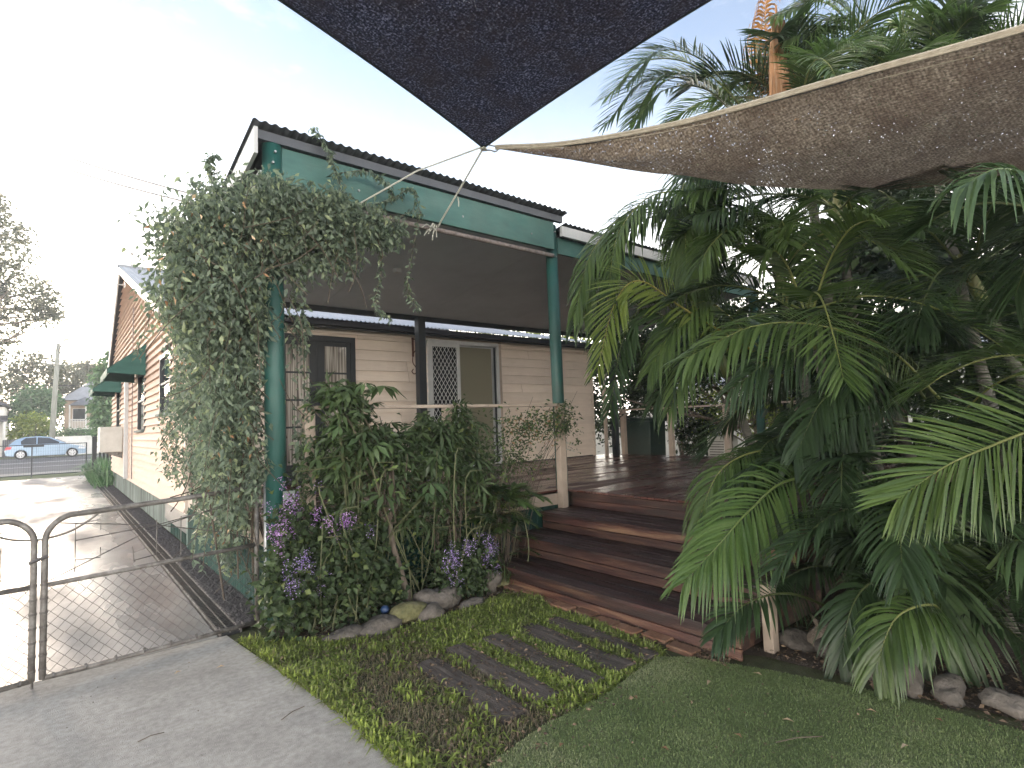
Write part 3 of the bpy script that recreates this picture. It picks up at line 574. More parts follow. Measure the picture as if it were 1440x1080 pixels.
# ============================================================ STEPS
ST = thing('timber_steps', 'wide wet hardwood steps leading up to the deck beside the lawn', 'steps')
X0 = (4.33, 3.86, 3.41); Zt = (.56, .375, .19)
prev = 4.85
for s, (xs, zt) in enumerate(zip(X0, Zt)):
    wd = (prev-xs)/3
    ye = 1.98-.02*s
    for i in range(3):
        bx('tread_board', M['step'], ST, xs+i*wd, xs+(i+1)*wd-.011, ye+random.uniform(-.01, .01), 4.84, zt-.026, zt+random.uniform(-.001, .0015), bevel=.003)
    for (a, b2) in ((0, .5), (.5, 1)):
        h = .16; z0 = zt-.027-h
        bx('riser_board', M['riser'], ST, xs+.020, xs+.042, ye+.01, 4.83, z0+h*a+.003, z0+h*b2-.004, bevel=.003)
    prev = xs+.02
for (a, b2) in ((0, .5), (.5, 1)): bx('riser_board', M['riser'], ST, 4.855, 4.877, 1.99, 4.83, .565+.16*a, .565+.16*b2-.004, bevel=.002)
bx('stringer', M['riser'], ST, 3.50, 4.84, 2.02, 2.06, .01, .15); bx('stringer', M['riser'], ST, 3.95, 4.84, 2.02, 2.06, .152, .33); bx('stringer', M['riser'], ST, 4.4, 4.84, 2.02, 2.06, .332, .52)
bx('newel_post', M['beige'], ST, 3.70, 3.78, 1.87, 1.94, .0, .44, bevel=.004, label='short beige post at the near end of the steps')
# ============================================================ PATIO ROOF
PR = thing('patio_roof', 'tall patio roof on round green posts with grey ceiling and corrugated sheet', 'patio roof')
def post(x, y, r, z0, z1, m, lean=0.):
    b = MB().tube([(x+lean, y, z0), (x+lean*.5, y, (z0+z1)/2), (x, y, z1)], r, 20); return b.build('post', M[m], PR, smooth=False)
for o in (post(1.42, 4.93, .083, 0, 4.10, 'teal', .02), post(4.85, 5.02, .075, .0, 4.08, 'teal', .03), post(10.0, 5.02, .075, .5, 4.0, 'teal')):
    o.data.polygons.foreach_set('use_smooth', [len(p.vertices) == 4 for p in o.data.polygons])
bx('post', M['black'], PR, 4.57, 4.70, 7.93, 8.06, .75, 3.38)
bx('post', M['black'], PR, 9.75, 9.87, 8.25, 8.37, .75, 3.36); bx('post', M['beige'], PR, 9.60, 9.66, 8.40, 8.46, .75, 3.36)
bx('front_beam', M['beamgreen'], PR, 1.49, 4.78, 4.885, 4.935, 3.73, 4.075, bevel=.004)
bx('front_beam', M['beamgreen'], PR, 4.92, 10.0, 4.96, 5.0, 3.72, 3.93, bevel=.004)
bx('front_fascia', M['whitemetal'], PR, 4.90, 10.0, 4.86, 4.90, 3.92, 4.05)
bx('side_beam', M['beamgreen'], PR, 1.27, 1.315, 4.90, 8.3, 3.50, 3.74).data.transform(Matrix.Identity(4))
MB().prism([(1.24, 4.80, 3.93), (1.24, 4.80, 4.16), (1.24, 8.3, 3.58), (1.24, 8.3, 3.38)], (.03, 0, 0)).build('barge_board', M['whitemetal'], PR)
corrug(1.22, 4.95, 4.76, 4.20, 8.3, 3.62, .082, .010).build('roof_sheet', M['roofdark'], PR, smooth=True)
corrug(4.96, 10.0, 4.86, 4.10, 8.3, 3.60, .082, .010).build('roof_sheet', M['roofdark'], PR, smooth=True)
bx('shaded_sheet_band', M['shadeband'], PR, 1.275, 4.90, 4.845, 4.895, 4.085, 4.165)  # stands in for the sheet's underside, its shade put into the colour
for i in range(5):
    xa = 1.33+i*1.74
    MB().prism([(xa, 4.99, 3.86), (xa, 4.99, 3.875), (xa, 8.24, 3.465), (xa, 8.24, 3.45)], (1.735, 0, 0)).build('ceiling_sheet', M['ceiling'], PR)
bx('back_beam', M['black'], PR, 1.3, 10.0, 8.2, 8.26, 3.375, 3.47)
MB().tube([(1.48, 4.94, 3.67), (4.80, 4.94, 3.67)], .026, 10).build('sail_pipe', M['rustpipe'], PR)
for x in (2.2, 3.4, 4.4): MB().tube([(x, 4.884, 3.86), (x, 4.876, 3.86)], .012, 8).build('bolt', M['bolt'], PR)
b = MB()
for (x, z) in ((4.84, 3.98), (4.84, 3.66), (1.42, 4.0), (1.40, 3.9)): b.tube([(x, 4.96-.02 if x > 4 else 4.85, z), (x, 4.92 if x > 4 else 4.825, z)], .011, 8)
b.build('bolt', M['bolt'], PR)
lt = MB().box(3.40, 3.49, 6.46, 6.54, 3.62, 3.68); lt.build('ceiling_light', M['whitemetal'], PR, bevel=.01)

# ============================================================ SAILS
def sail(name, label, grid, m, hem=None, hm=None, thick=.003):
    nu, nv = len(grid), len(grid[0]); V = [tuple(p) for row in grid for p in row]
    F = [(i*nv+j, (i+1)*nv+j, (i+1)*nv+j+1, i*nv+j+1) for i in range(nu-1) for j in range(nv-1)]
    t = thing(name, label, 'shade sail'); MB().add(V, F).build('cloth', m, t, smooth=True)
    for e in hem or []:
        MB().tube(e, .011, 6, False).build('hem', hm or m, t)
    return t
K = np.array((3.12, 4.10, 4.23)); Lc = np.array((-.75, 3.26, 4.55)); Rc = np.array((3.90, .15, 4.66)); Bc = np.array((1.0, 1.15, 4.70))
grid = []
for u in np.linspace(0, 1, 25):
    row = []
    for v in np.linspace(0, 1, 25):
        p = K*(1-u)*(1-v)+Lc*u*(1-v)+Rc*(1-u)*v+Bc*u*v
        sag = 16*u*(1-u)*v*(1-v)*.16
        e1 = 4*u*(1-u)*(1-v)**2*.10; e2 = 4*v*(1-v)*(1-u)**2*.10      # edges pulled in
        p = p+np.array((.0, -e1*1., 0))+np.array((-e2*1., 0, 0))-np.array((0, 0, sag)); row.append(p)
    grid.append(row)
S1 = sail('black_shade_sail', 'dark charcoal shade sail stretched overhead to a point above the beam', grid, M['sailblack'], [[g[0] for g in grid], grid[0]], M['hemtan'] if False else M['black'])
near = np.array([(2.98, 3.74, 4.03), (3.32, 3.17, 3.93), (3.72, 2.33, 3.86), (3.96, 1.22, 3.75), (4.01, .42, 3.61), (3.99, -.2, 3.51)]); near = near+(near-np.array((0, 0, 1.6)))*np.array([.075, .064, .045, .03, .0, 0])[:, None]
far = np.array([(2.98, 3.74, 4.03), (3.46, 3.31, 3.91), (4.15, 2.63, 3.67), (4.82, 2.09, 3.54), (5.6, 1.58, 3.52), (6.84, .81, 3.73), (8.63, -.31, 4.14)]); far = far+(far-np.array((0, 0, 1.6)))*np.array([.075, .06, .05, .04, .03, .02, .02])[:, None]
nc = catmull(near, 40); fc = catmull(far, 40)
grid = [[nc[i]*(1-v)+fc[i]*v-np.array((0, 0, 1))*(4*v*(1-v))*.10*min(1, i/12)+np.array((0, 0, .012))*math.sin(v*15+i*.5)*min(1, i/10) for v in np.linspace(0, 1, 16)] for i in range(40)]
S2 = sail('tan_shade_sail', 'weathered tan shade sail sagging across the palms at right', grid, M['sailtan'], [nc], M['hemtan'])
MB().tube([p+np.array((0, 0, .02)) for p in nc], .016, 6, False).build('rope_edge', M['hemtan'], S2)
MB().tube([nc[i]*.955+fc[i]*.045-np.array((0, 0, .012)) for i in range(3, 40)], .0035, 5, False).build('hem_seam', M['hemtan'], S2)
MB().tube([g+np.array((0, 0, -.004)) for g in [(gr[0]*.97+gr[1]*.03) for gr in grid][2:]], .003, 4, False).build('hem_seam', M['black'], S2)
def rope(pts, r, label, name='rope'):
    t = thing(name, label, 'rope'); MB().tube(pts, r, 6).build('cord', M['rope'], t); return t
kn = K
t = rope([kn+(-.02, .0, -.0), (2.62, 4.5, 4.02), (2.17, 4.92, 3.71)], .008, 'long pale rope from the sail corner to the pipe beside the climbing vine')
t = rope([kn, (3.10, 4.5, 3.95), (3.09, 4.86, 3.72), (3.09, 4.905, 3.68)], .010, 'short pale rope tied with a frayed knot to the pipe under the beam')
b = MB()
for i in range(14):
    a0 = rng.normal(size=3)*.03; b.tube([(3.05, 4.90, 3.66), (3.02+a0[0], 4.89+a0[1], 3.66+a0[2]), (3.0+a0[0]*1.6, 4.88+a0[1], 3.60+a0[2]*1.2)], .006, 5)
b.build('frayed_knot', M['rope'], t); MB().tube([(3.11, 4.55, 3.90), (3.13, 4.56, 3.86), (3.12, 4.55, 3.80)], .006, 5).build('loose_end', M['rope'], t)
t = thing('sail_shackle', 'metal shackle and knotted cord joining the two shade sails', 'shackle')
r2 = nc[0]
pts = [kn+(0, 0, -.01), kn+(.02, -.02, .02), (kn+r2)/2+(0, 0, .03), r2+(0, 0, .02), r2+(.02, -.02, -.0), r2+(0, 0, -.03), (kn+r2)/2+(0, 0, -.02), kn+(0, 0, -.03), kn+(0, 0, -.01)]
MB().tube(catmull(pts, 30), .007, 6).build('ring', M['bolt'], t); b = MB()
for i in range(7):
    a0 = i*.9; b.tube([kn+np.array((.03*math.cos(a0), .03*math.sin(a0), .02)), kn+np.array((.03*math.cos(a0+2), .03*math.sin(a0+2), -.02))], .009, 5)
b.build('knot', M['rope'], t)

# ============================================================ GATES
P0 = np.array((-.05, 4.85)); P1 = np.array((1.30, 5.0)); Wg = np.linalg.norm(P1-P0)
def gate(name, label, ox, dirv, W, mirror=False):
    d = np.array(dirv)/np.linalg.norm(dirv)
    def q(s, z, o=0): return (ox[0]+d[0]*s-d[1]*o, ox[1]+d[1]*s+d[0]*o, z)
    t = thing(name, label, 'gate')
    r = .019
    arc = [q(0, .045)]+[q(0, z) for z in (.3, .6, .85)]+[q(.0+.13*(1-math.cos(a)), .93+.12*math.sin(a)+.03*(1-math.cos(a))) for a in np.linspace(0, math.pi/2, 9)]
    arc += [q(.3, 1.085), q(W*.6, 1.105), q(W, 1.135)]
    MB().tube(arc, r, 12).build('frame_pipe', M['galv'], t, smooth=True)
    MB().tube([q(W, 0.03), q(W, 1.135)], r, 12).build('frame_pipe', M['galv'], t, smooth=True)
    MB().tube([q(0.02, .64), q(W, .66)], .016, 10).build('middle_rail', M['galv'], t, smooth=True)
    MB().tube([q(0.0, .05), q(W*.5, .035), q(W, .035)], .016, 10).build('bottom_rail', M['galv'], t, smooth=True)
    # inner scroll
    sc_ = [q(.30, 1.08), q(.22, 1.02), q(.12, .965), q(0.0, .94), q(-.05, .94)]
    MB().tube(catmull(sc_, 16), .008, 6).build('scroll_wire', M['galv'], t)
    b = MB()
    for l in ([(.16, .90), (.16, 1.01), (.30, 1.02), (.30, .95)], [(.16, .90), (.64, .93), (1.1, 1.0)], [(.16, .90), (.16, .77), (.30, .76), (.30, .83)], [(.16, .77), (.16, .69)], [(0.02, .66), (.60, .90), (W-.06, 1.06)], [(.5, .69), (.49, .80)], [(.5, .70), (.68, .72), (W*.52, .69)], [(.64, .70), (.64, .97)], [(.08, 1.03), (.64, .93), (1.1, .80), (W, .70)], [(.80, .68), (.80, .97), (.95, .97)]):
        b.tube([q(min(s, W), z, .012) for s, z in l], .0035, 5)
    b.build('wire_ornament', M['wire'], t)
    # chain link
    b = MB(); p = .037; rows = int(.60/p); nx = int(W/p)
    for i in range(nx):
        pts = []
        for j in range(rows+1):
            s = (i+.5)*p+(p/2 if j % 2 else -p/2)*(1 if i % 2 == 0 else -1)*1.0; s = min(max(s, .0), W)
            pts.append(q(s+rng.normal()*.0015, .045+j*(.605/rows)+rng.normal()*.0015, .004*(1 if j % 2 else -1)))
        b.tube(pts, .0019, 4, False)
    b.build('chain_link_mesh', M['wire'], t)
    b = MB()
    for i in range(7): b.tube([q(.0, .1+i*.09, 0), q(.0, .115+i*.09, 0)], .022, 8)
    for i in range(8): b.tube([q(.05+i*W/8, .05, 0), q(.062+i*W/8, .05, 0)], .020, 8)
    b.build('wire_ties', M['wire'], t, kind='stuff')
    return t
dg = P1-P0
gate('driveway_gate', 'silver pipe and chain link gate leaf nearer the house, hinged beside the purple flowers', P0, dg, Wg)
gate('driveway_gate', 'left chain link gate leaf cut by the photo edge', P0-dg/Wg*.055, (-dg[0], -dg[1]+.02), Wg)
t = thing('gate_latch', 'small iron drop latch joining the two gate leaves', 'latch')
MB().tube([(-.13, 4.82, .80), (-.03, 4.83, .83)], .012, 6).build('bar', M['wire'], t); MB().tube([(-.10, 4.842, .44), (-.10, 4.842, -.01)], .008, 6).build('drop_bolt', M['wire'], t)
t = thing('gate_post', 'galvanised steel gate post standing in the purple flowers', 'post')
MB().tube([(1.37, 5.0-.05, 0), (1.37, 4.95, 1.16)], .028, 14).build('pipe', M['galvpost'], t, smooth=True); MB().tube([(1.37, 4.95, 1.16), (1.37, 4.95, 1.18)], [.032, .02], 14).build('cap', M['galvpost'], t)
bx('hinge', M['galv'], t, 1.30, 1.36, 4.96, 4.985, 1.0, 1.03); bx('hinge', M['galv'], t, 1.30, 1.36, 4.96, 4.985, .2, .23)
t = thing('fence_panel', 'flat pale timber paling leaning by the gate post among flowers', 'paling'); bx('board', M['greybatten'], t, 1.44, 1.53, 4.74, 4.765, 0, 1.10)

# ============================================================ SLEEPERS, BRICKS, ROCKS
sp = [(1.95, 2.44, 3.38, .17), (2.22, 2.44, 3.45, .165), (2.53, 2.39, 3.42, .185), (2.83, 2.40, 3.40, .19), (3.09, 2.38, 3.38, .155)]
lab = ['rough timber sleeper farthest from the steps, partly buried in dry grass', 'narrow timber sleeper in the grass, second from the concrete side', 'middle timber sleeper of the five set in the grass', 'wide timber sleeper in the grass, second from the steps', 'dark timber sleeper set in the grass nearest the steps']
for (x, y0, y1, wd), lb in zip(sp, lab):
    n = 12; b = MB(); V = []
    prof = lambda f: (1+.05*math.sin(f*9+x*7))
    for i in range(n+1):
        f = i/n; yy = y0+(y1-y0)*f; w2 = wd/2*prof(f)*(.93 if i in (0, n) else 1); h = .020+.005*math.sin(f*7+x*3)
        V += [(x-w2, yy, -.03), (x-w2, yy, h-.006), (x-w2+.012, yy, h), (x, yy, h+.003), (x+w2-.012, yy, h), (x+w2, yy, h-.006), (x+w2, yy, -.03)]
    F = [(i*7+k, i*7+k+1, (i+1)*7+k+1, (i+1)*7+k) for i in range(n) for k in range(6)]+[tuple(range(7)), tuple(range(n*7, n*7+7))[::-1]]
    b.add(V, F).build('timber_sleeper', M['sleeper'], label=lb, cat='sleeper', group='timber sleepers set in the grass')
for i in range(9):
    y = 2.22+i*.235; x = 3.345+.03*math.sin(i*2.1)+.004*i*i*.3
    b = MB().box(x-.055, x+.055, y, y+.21, -.03, .022+.006*(i % 3))
    wd_ = ('first', 'second', 'third', 'fourth', 'fifth', 'sixth', 'seventh', 'eighth', 'ninth')[i]
    o = b.build('edging_brick', M['brick'], bevel=.008, label=f'weathered red edging brick along the steps, {wd_} from the turf corner', cat='brick', group='edging bricks along the steps')
rocks = [((1.98, 4.16, .03), (.16, .10, .07), 'rock', 'flat grey rock at the bed edge below the purple shrub'), ((2.24, 4.20, .06), (.16, .11, .08), 'mossrock', 'yellow mossy boulder at the foot of the small tree'),
         ((2.40, 4.13, .03), (.13, .09, .07), 'rock', 'dark rock squeezed against the mossy boulder'), ((2.62, 4.30, .07), (.17, .12, .09), 'rock', 'reddish grey rock right of the mossy boulder'),
         ((3.18, 4.28, .08), (.11, .08, .11), 'rock', 'upright rock behind the small purple plant'), ((3.38, 4.38, .06), (.12, .09, .08), 'mossrock', 'olive mossy rock beside the foot of the steps'),
         ((1.72, 4.20, .02), (.12, .08, .05), 'rock', 'low dark rock half hidden under the purple shrub'), ((2.85, 4.12, .02), (.12, .07, .05), 'rock', 'small flat rock in front of the small purple plant'),
         ((3.93, 1.80, .04), (.11, .10, .06), 'rock', 'dark lump of rock beside the short beige post'), ((3.92, 1.56, .06), (.17, .12, .08), 'rock', 'jagged dark rock under the drooping palm fronds'),
         ((3.80, 1.34, .05), (.12, .10, .08), 'rock', 'block-like stone at the turf edge under the palms'), ((3.76, 1.14, .05), (.12, .09, .08), 'rock', 'second stone of the palm bed edging from the steps'),
         ((3.80, .95, .04), (.10, .08, .07), 'rock', 'rounded grey stone in the middle of the palm bed edging'), ((3.85, .74, .05), (.10, .11, .06), 'rock', 'smooth pale grey stone near the right photo edge'), ((3.92, .54, .05), (.12, .10, .06), 'rock', 'smooth edging stone cut by the right photo edge')]
for i, (c, r, m_, lb) in enumerate(rocks): ico('garden_rock', M[m_], c, r, sub=3, rough=.34, seed=i, label=lb, cat='rock')
ico('blue_ball', M['blueplastic'], (2.10, 4.30, .105), (.035, .035, .035), sub=3, rough=0, label='small blue plastic ball behind the mossy boulder', cat='ball')
t = thing('driftwood_log', 'splintered grey piece of wood lying under the palms', 'log')
MB().tube(catmull([(3.95, 1.75, .03), (4.05, 1.6, .12), (4.3, 1.35, .08), (4.5, 1.2, .05)], 12), [.05, .07, .085, .07, .09, .08, .08, .07, .075, .06, .05, .03], 9).build('wood', M['bark'], t, smooth=True)
MB().tube([(4.0, 1.66, .1), (3.93, 1.72, .24)], [.03, .008], 6).build('broken_branch', M['bark'], t)

# ============================================================ GRASS
def inpoly(P, poly):
    x, y = P[:, 0], P[:, 1]; r = np.zeros(len(P), bool); n = len(poly)
    for i in range(n):
        x0, y0 = poly[i][:2]; x1, y1 = poly[(i+1) % n][:2]
        c = ((y0 > y) != (y1 > y)) & (x < (x1-x0)*(y-y0)/((y1-y0) if y1 != y0 else 1e-9)+x0); r ^= c
    return r
def vnoise(x, y, s, seed):
    rs = np.random.default_rng(seed); g = rs.random((64, 64)); u = x*s+20; v = y*s+20; i = np.floor(u).astype(int); j = np.floor(v).astype(int); a = u-i; b = v-j
    a = a*a*(3-2*a); b = b*b*(3-2*b); G = lambda p, q: g[p % 64, q % 64]
    return (G(i, j)*(1-a)+G(i+1, j)*a)*(1-b)+(G(i, j+1)*(1-a)+G(i+1, j+1)*a)*b
def blades(name, P, ln, wd, m, var, lean=.8, **kw):
    n = len(P); a = rng.random(n)*6.283; d = np.stack([np.cos(a), np.sin(a), np.zeros(n)], 1); s = np.stack([-d[:, 1], d[:, 0], np.zeros(n)], 1)
    le = (lean*rng.random(n))[:, None]; ln = ln[:, None]; wd = wd[:, None]; z = np.array([[0, 0, 1.]])
    m1 = P+d*ln*le*.45+z*ln*.5; tp = P+d*ln*(le*1.15)+z*ln*(.85-.5*le)
    v = np.stack([P-s*wd/2, P+s*wd/2, m1+s*wd*.55, m1-s*wd*.55, tp], 1).reshape(-1, 3)
    b = np.arange(n)[:, None]*5; f4 = b+np.array([[0, 1, 2, 3]]); f3 = b+np.array([[3, 2, 4, 4]])
    F = np.concatenate([f4, np.stack([b[:, 0]+3, b[:, 0]+2, b[:, 0]+4], 1).repeat(1, 0)[:, [0, 1, 2, 2]]]) if False else None
    me = bpy.data.meshes.new(name); me.vertices.add(len(v)); me.vertices.foreach_set('co', v.astype(np.float32).ravel())
    lp = np.concatenate([f4.ravel(), (b+np.array([[3, 2, 4]])).ravel()]).astype(np.int32)
    st = np.concatenate([np.arange(n)*4, n*4+np.arange(n)*3]).astype(np.int32); tt = np.concatenate([np.full(n, 4), np.full(n, 3)]).astype(np.int32)
    me.loops.add(len(lp)); me.loops.foreach_set('vertex_index', lp); me.polygons.add(2*n); me.polygons.foreach_set('loop_start', st); me.polygons.foreach_set('loop_total', tt); me.update(calc_edges=True)
    at = me.attributes.new('var', 'FLOAT', 'FACE'); at.data.foreach_set('value', np.concatenate([var, var]).astype(np.float32))
    return link(name, me, m, **kw)
lawn = [(1.10, 4.75), (1.17, 3.95), (1.24, 3.2), (1.27, 2.12), (1.6, 2.22), (1.99, 2.30), (2.46, 2.28), (2.9, 2.36), (3.2, 2.36), (3.30, 2.9), (3.30, 3.6), (3.42, 3.95), (3.35, 4.25), (2.9, 4.05), (2.3, 4.05), (1.8, 4.12), (1.35, 4.45)]
n = 75000; P = np.stack([1.0+rng.random(n)*2.6, 2.0+rng.random(n)*2.9, np.full(n, -.01)], 1); P = P[inpoly(P, lawn)]
x, y = P[:, 0], P[:, 1]; keep = np.ones(len(P), bool)
for (cx_, y0, y1, wd) in sp:
    inside = (abs(x-cx_) < wd/2-.030+.035*vnoise(x, y, 14, 3)) & (y > y0+.0) & (y < y1-.02); keep &= ~(inside & (rng.random(len(P)) < .992))
dry = np.clip(1.7-((x-1.80)/.40)**2-((y-2.85)/.95)**2, 0, 1)*(.6+.8*vnoise(x, y, 6, 4))+.22*vnoise(x, y, 5, 9)+.8*np.clip(1-abs(y-4.0)/.18, 0, 1)*(x < 2.2)
dens = .95-.35*np.clip(dry, 0, 1); keep &= rng.random(len(P)) < dens
P = P[keep]; dry = dry[keep]; isd = rng.random(len(P)) < dry*.85
tall = .75+.7*vnoise(P[:, 0], P[:, 1], 5, 8)
G1 = P[~isd]; t1 = tall[~isd]; n = len(G1); edge = np.clip(1-(G1[:, 0]-1.2)/.35, 0, 1)
blades('lawn_grass', G1, (.034+.038*rng.random(n))*t1*(1+.25*edge), .007+.007*rng.random(n), M['grass'], np.clip(.10+.85*rng.random(n)*(.5+.8*vnoise(G1[:, 0], G1[:, 1], 3, 5)), 0, 1), lean=1.25, kind='stuff', label='broad bladed bright green lawn grass around the sleepers', cat='grass')
G2 = P[isd]; n = len(G2)
blades('dry_grass', G2, .020+.03*rng.random(n), .003+.003*rng.random(n), M['drygrass'], rng.random(n), lean=1.3, kind='stuff', label='thin brownish dry grass beside the concrete', cat='grass')
# turf pile
n = 210000; P = np.stack([1.2+rng.random(n)*2.7, .15+rng.random(n)**.9*2.3, np.full(n, .008)], 1); tp2 = [(1.33, -1)]+[(1.33, 2.02)]+turf[1:10]+[(3.8, -1)]
P = P[inpoly(P, tp2)]; dd = P[:, 1]*.77+P[:, 0]*.63; n = len(P)
blades('turf_pile', P, .008+.010*rng.random(n), .0022+.0014*rng.random(n), M['pile'], np.clip(rng.random(n)*.7+.9*(vnoise(P[:, 0], P[:, 1], 2.2, 12)-.4)+.5*(vnoise(P[:, 0], P[:, 1], 7, 15)-.5), 0, 1), lean=1.2, kind='stuff', label='short dense green artificial turf pile', cat='turf')
# bark litter on soil, sleepers, bed edges
def litter(name, P, lab, sz=.018):
    n = len(P); D = rng.normal(size=(n, 3))*np.array([1, 1, .12]); Nn = rng.normal(size=(n, 3))*.35+np.array([0, 0, 1.]); Ls = sz*(.4+1.3*rng.random(n)); v, f = leaf_arrays(P, D, Nn, Ls, Ls*(.2+.4*rng.random(n)), .15)
    arr_mesh(name, v, f, np.repeat(rng.random(n)*.8, 2), M['litter'], kind='stuff', label=lab, cat='litter')
n = 2600; P = np.stack([3.30+rng.random(n)*.16, 2.0+rng.random(n)*2.2, .006+.012*rng.random(n)], 1); P2 = np.stack([3.66+rng.random(n)*1.0, .2+rng.random(n)*1.8, .008+.02*rng.random(n)], 1)
P3 = np.stack([1.4+rng.random(n)*2.0, 4.10+rng.random(n)*.6, .008+.02*rng.random(n)], 1)
litter('leaf_litter', np.concatenate([P, P2, P3]), 'brown bark and leaf litter on the garden beds and foot of the steps', .028)
P = np.concatenate([np.stack([cx_+(rng.random(150)-.5)*wd, y0+rng.random(150)*(y1-y0), np.full(150, .027)], 1) for cx_, y0, y1, wd in sp]+[np.stack([1.3+rng.random(900)*1.3, 2.1+rng.random(900)*1.9, .02+.02*rng.random(900)], 1)])
litter('grass_debris', P, 'dry straw and clippings scattered over the sleepers and thin lawn', .022)
P = np.stack([1.4+rng.random(500)*2.3, .5+rng.random(500)*1.75, np.full(500, .022)], 1); P = P[inpoly(P, turf)]; litter('turf_debris', P, 'scattered bits of dry leaf and straw on the turf', .013)
P = np.stack([-2+rng.random(260)*3.2, 1.2+rng.random(260)*3.7, np.full(260, .004)], 1); litter('concrete_specks', P[P[:, 0] < 1.22], 'tiny leaf specks and grit scattered on the concrete', .010)
# fallen leaves and twigs
fl = [(3.02, 1.92), (2.55, 2.12), (1.36, 4.38), (2.25, 1.72), (2.9, 1.45), (3.3, 1.2), (2.6, 1.5), (1.9, 2.05), (3.3, 1.75), (3.1, .95), (2.05, 1.5), (3.45, .9), (1.25, 4.12), (.9, 4.25), (.62, 4.35)]
spots = ['on the turf below the steps', 'by the turf edge near the sleepers', 'brown and curled in grass by the gate', 'on open turf near the dry grass', 'in the middle of the turf', 'on turf by the palm bed edging', 'on turf toward the camera', 'where turf meets dry grass', 'at the shaded turf corner', 'on turf near the right edge', 'close to the bottom of the photo', 'near the smooth stones', 'at the concrete edge by the gate', 'pale, on concrete below the gate', 'on concrete under the gate rail']
for (x, y), sx in zip(fl, spots):
    a = random.random()*6.28; P = np.array([[x, y, .028]]); v, f = leaf_arrays(P, np.array([[math.cos(a), math.sin(a), .15]]), np.array([[.2, .1, 1.]]), .035+.03*random.random(), .022, .35)
    arr_mesh('fallen_leaf', v, f, np.full(2, random.random()), M['dead'], label='small dry fallen leaf '+sx, cat='leaf', group='dry leaves fallen on lawn and concrete')
for (x, y, a, l, sx) in ((.98, 3.3, .4, .16, 'lying on the concrete by the lawn edge'), (2.9, 1.25, 2.6, .25, 'pale and thin on the turf'), (.35, 3.6, .1, .12, 'lying on the concrete below the gate')):
    MB().tube([(x, y, .008+.004*(x > 1.3)*4), (x+math.cos(a)*l*.5, y+math.sin(a)*l*.5+.01, .012+.016*(x > 1.3)), (x+math.cos(a)*l, y+math.sin(a)*l, .008+.016*(x > 1.3))], .0025, 5).build('twig', M['vinestem'], label='thin curved twig '+sx, cat='twig')

# ============================================================ CLIMBING VINE
VN = thing('climbing_vine', 'dense grey-green climbing vine smothering the left patio post and beam', 'vine')
bl = [((1.02, 5.0, 3.12), (.44, .44, .46), 3.0), ((1.12, 6.6, 3.1), (.26, .9, .45), 1.1), ((1.10, 6.2, 2.2), (.26, .9, .5), 1.4), ((.95, 4.95, 2.75), (.42, .4, .5), 1.8), ((1.12, 4.98, 1.5), (.24, .3, .5), 1.0), ((1.15, 7.6, 1.6), (.2, .9, .6), .9), ((1.18, 5.6, .75), (.16, .5, .35), .5), ((1.35, 4.78, 3.48), (.45, .20, .30), 2.0), ((1.85, 4.74, 3.48), (.42, .16, .25), 1.9), ((2.3, 4.74, 3.46), (.28, .13, .18), .7), ((1.75, 4.74, 3.25), (.38, .16, .28), 1.2),
      ((1.05, 5.1, 2.75), (.40, .48, .50), 2.5), ((1.15, 5.3, 2.15), (.28, .5, .45), 1.7), ((1.22, 5.7, 1.6), (.20, .75, .45), 1.7), ((1.25, 5.4, 1.05), (.16, .5, .40), 1.0), ((1.25, 6.3, 1.15), (.16, .7, .40), 1.0), ((1.05, 5.6, 3.35), (.26, .7, .30), 1.0), ((1.45, 4.82, 2.8), (.20, .14, .5), .7), ((1.62, 4.82, 1.9), (.08, .08, .7), .22), ((1.3, 6.9, 2.6), (.20, 1.1, .8), 1.2)]
P = cloud(32000, bl, 40, .20); P = P[~((abs(P[:, 0]-1.43) < .10) & (P[:, 1] < 4.9) & (P[:, 2] < 2.9) & (rng.random(len(P)) < .9))]; leaves('foliage', M['vineleaf'], P, .072, .031, VN, droop=1.0, kind='stuff')
P = cloud(380, bl[:7], 60, .26); leaves('dead_leaves', M['dead'], P, .055, .022, VN, droop=1.1, kind='stuff')
P = cloud(7000, bl, 160, .12); leaves('young_leaves', M['vineleaf'], P, .042, .017, VN, droop=.6, kind='stuff', var=.6+.4*rng.random(len(P)))
b = MB()
for i in range(60):
    c, r, _ = bl[rng.integers(0, len(bl))]; q = np.array(c)+np.array(((rng.random()-.4)*r[0], -r[1]*.8, (rng.random()-.4)*r[2]*1.2)); d = np.array((rng.normal()*.25, rng.normal()*.05, -.25-.3*rng.random()))
    b.tube(catmull([q, q+d*.5+rng.normal(size=3)*.04, q+d, q+d*1.4+rng.normal(size=3)*.06], 9), .0025+.003*rng.random(), 4)
b.build('runners', M['vinestem'], VN, kind='stuff')
b = MB()
for i in range(8):
    s = np.array((1.30+rng.normal()*.12, 5.0+rng.normal()*.08, .2+rng.random()*.3)); e = bl[rng.integers(0, 5)][0]; m_ = (s+np.array(e))/2+rng.normal(size=3)*.08
    b.tube(catmull([s, m_, np.array(e)+rng.normal(size=3)*.1], 14), .004+.005*rng.random(), 5)
b.build('woody_stems', M['vinestem'], VN)
b = MB(); LP = []; 
for i in range(46):
    c, r, _ = bl[rng.integers(0, 6)]; s = np.array(c)+rng.normal(size=3).clip(-1, 1)*np.array(r)*.6; s[1] = min(s[1], 5.1); d = rng.normal(size=3)*np.array((.22, .12, .12)); ln = .2+.3*rng.random()
    pts = [s, s+d*ln+np.array((0, -.05, .05)), s+d*ln*2-np.array((0, .05, .25*ln*3)), s+d*ln*2.3-np.array((0, .05, .6*ln*2))]; cc = catmull(pts, 12); b.tube(cc, .003, 4); LP.append(cc[3:])
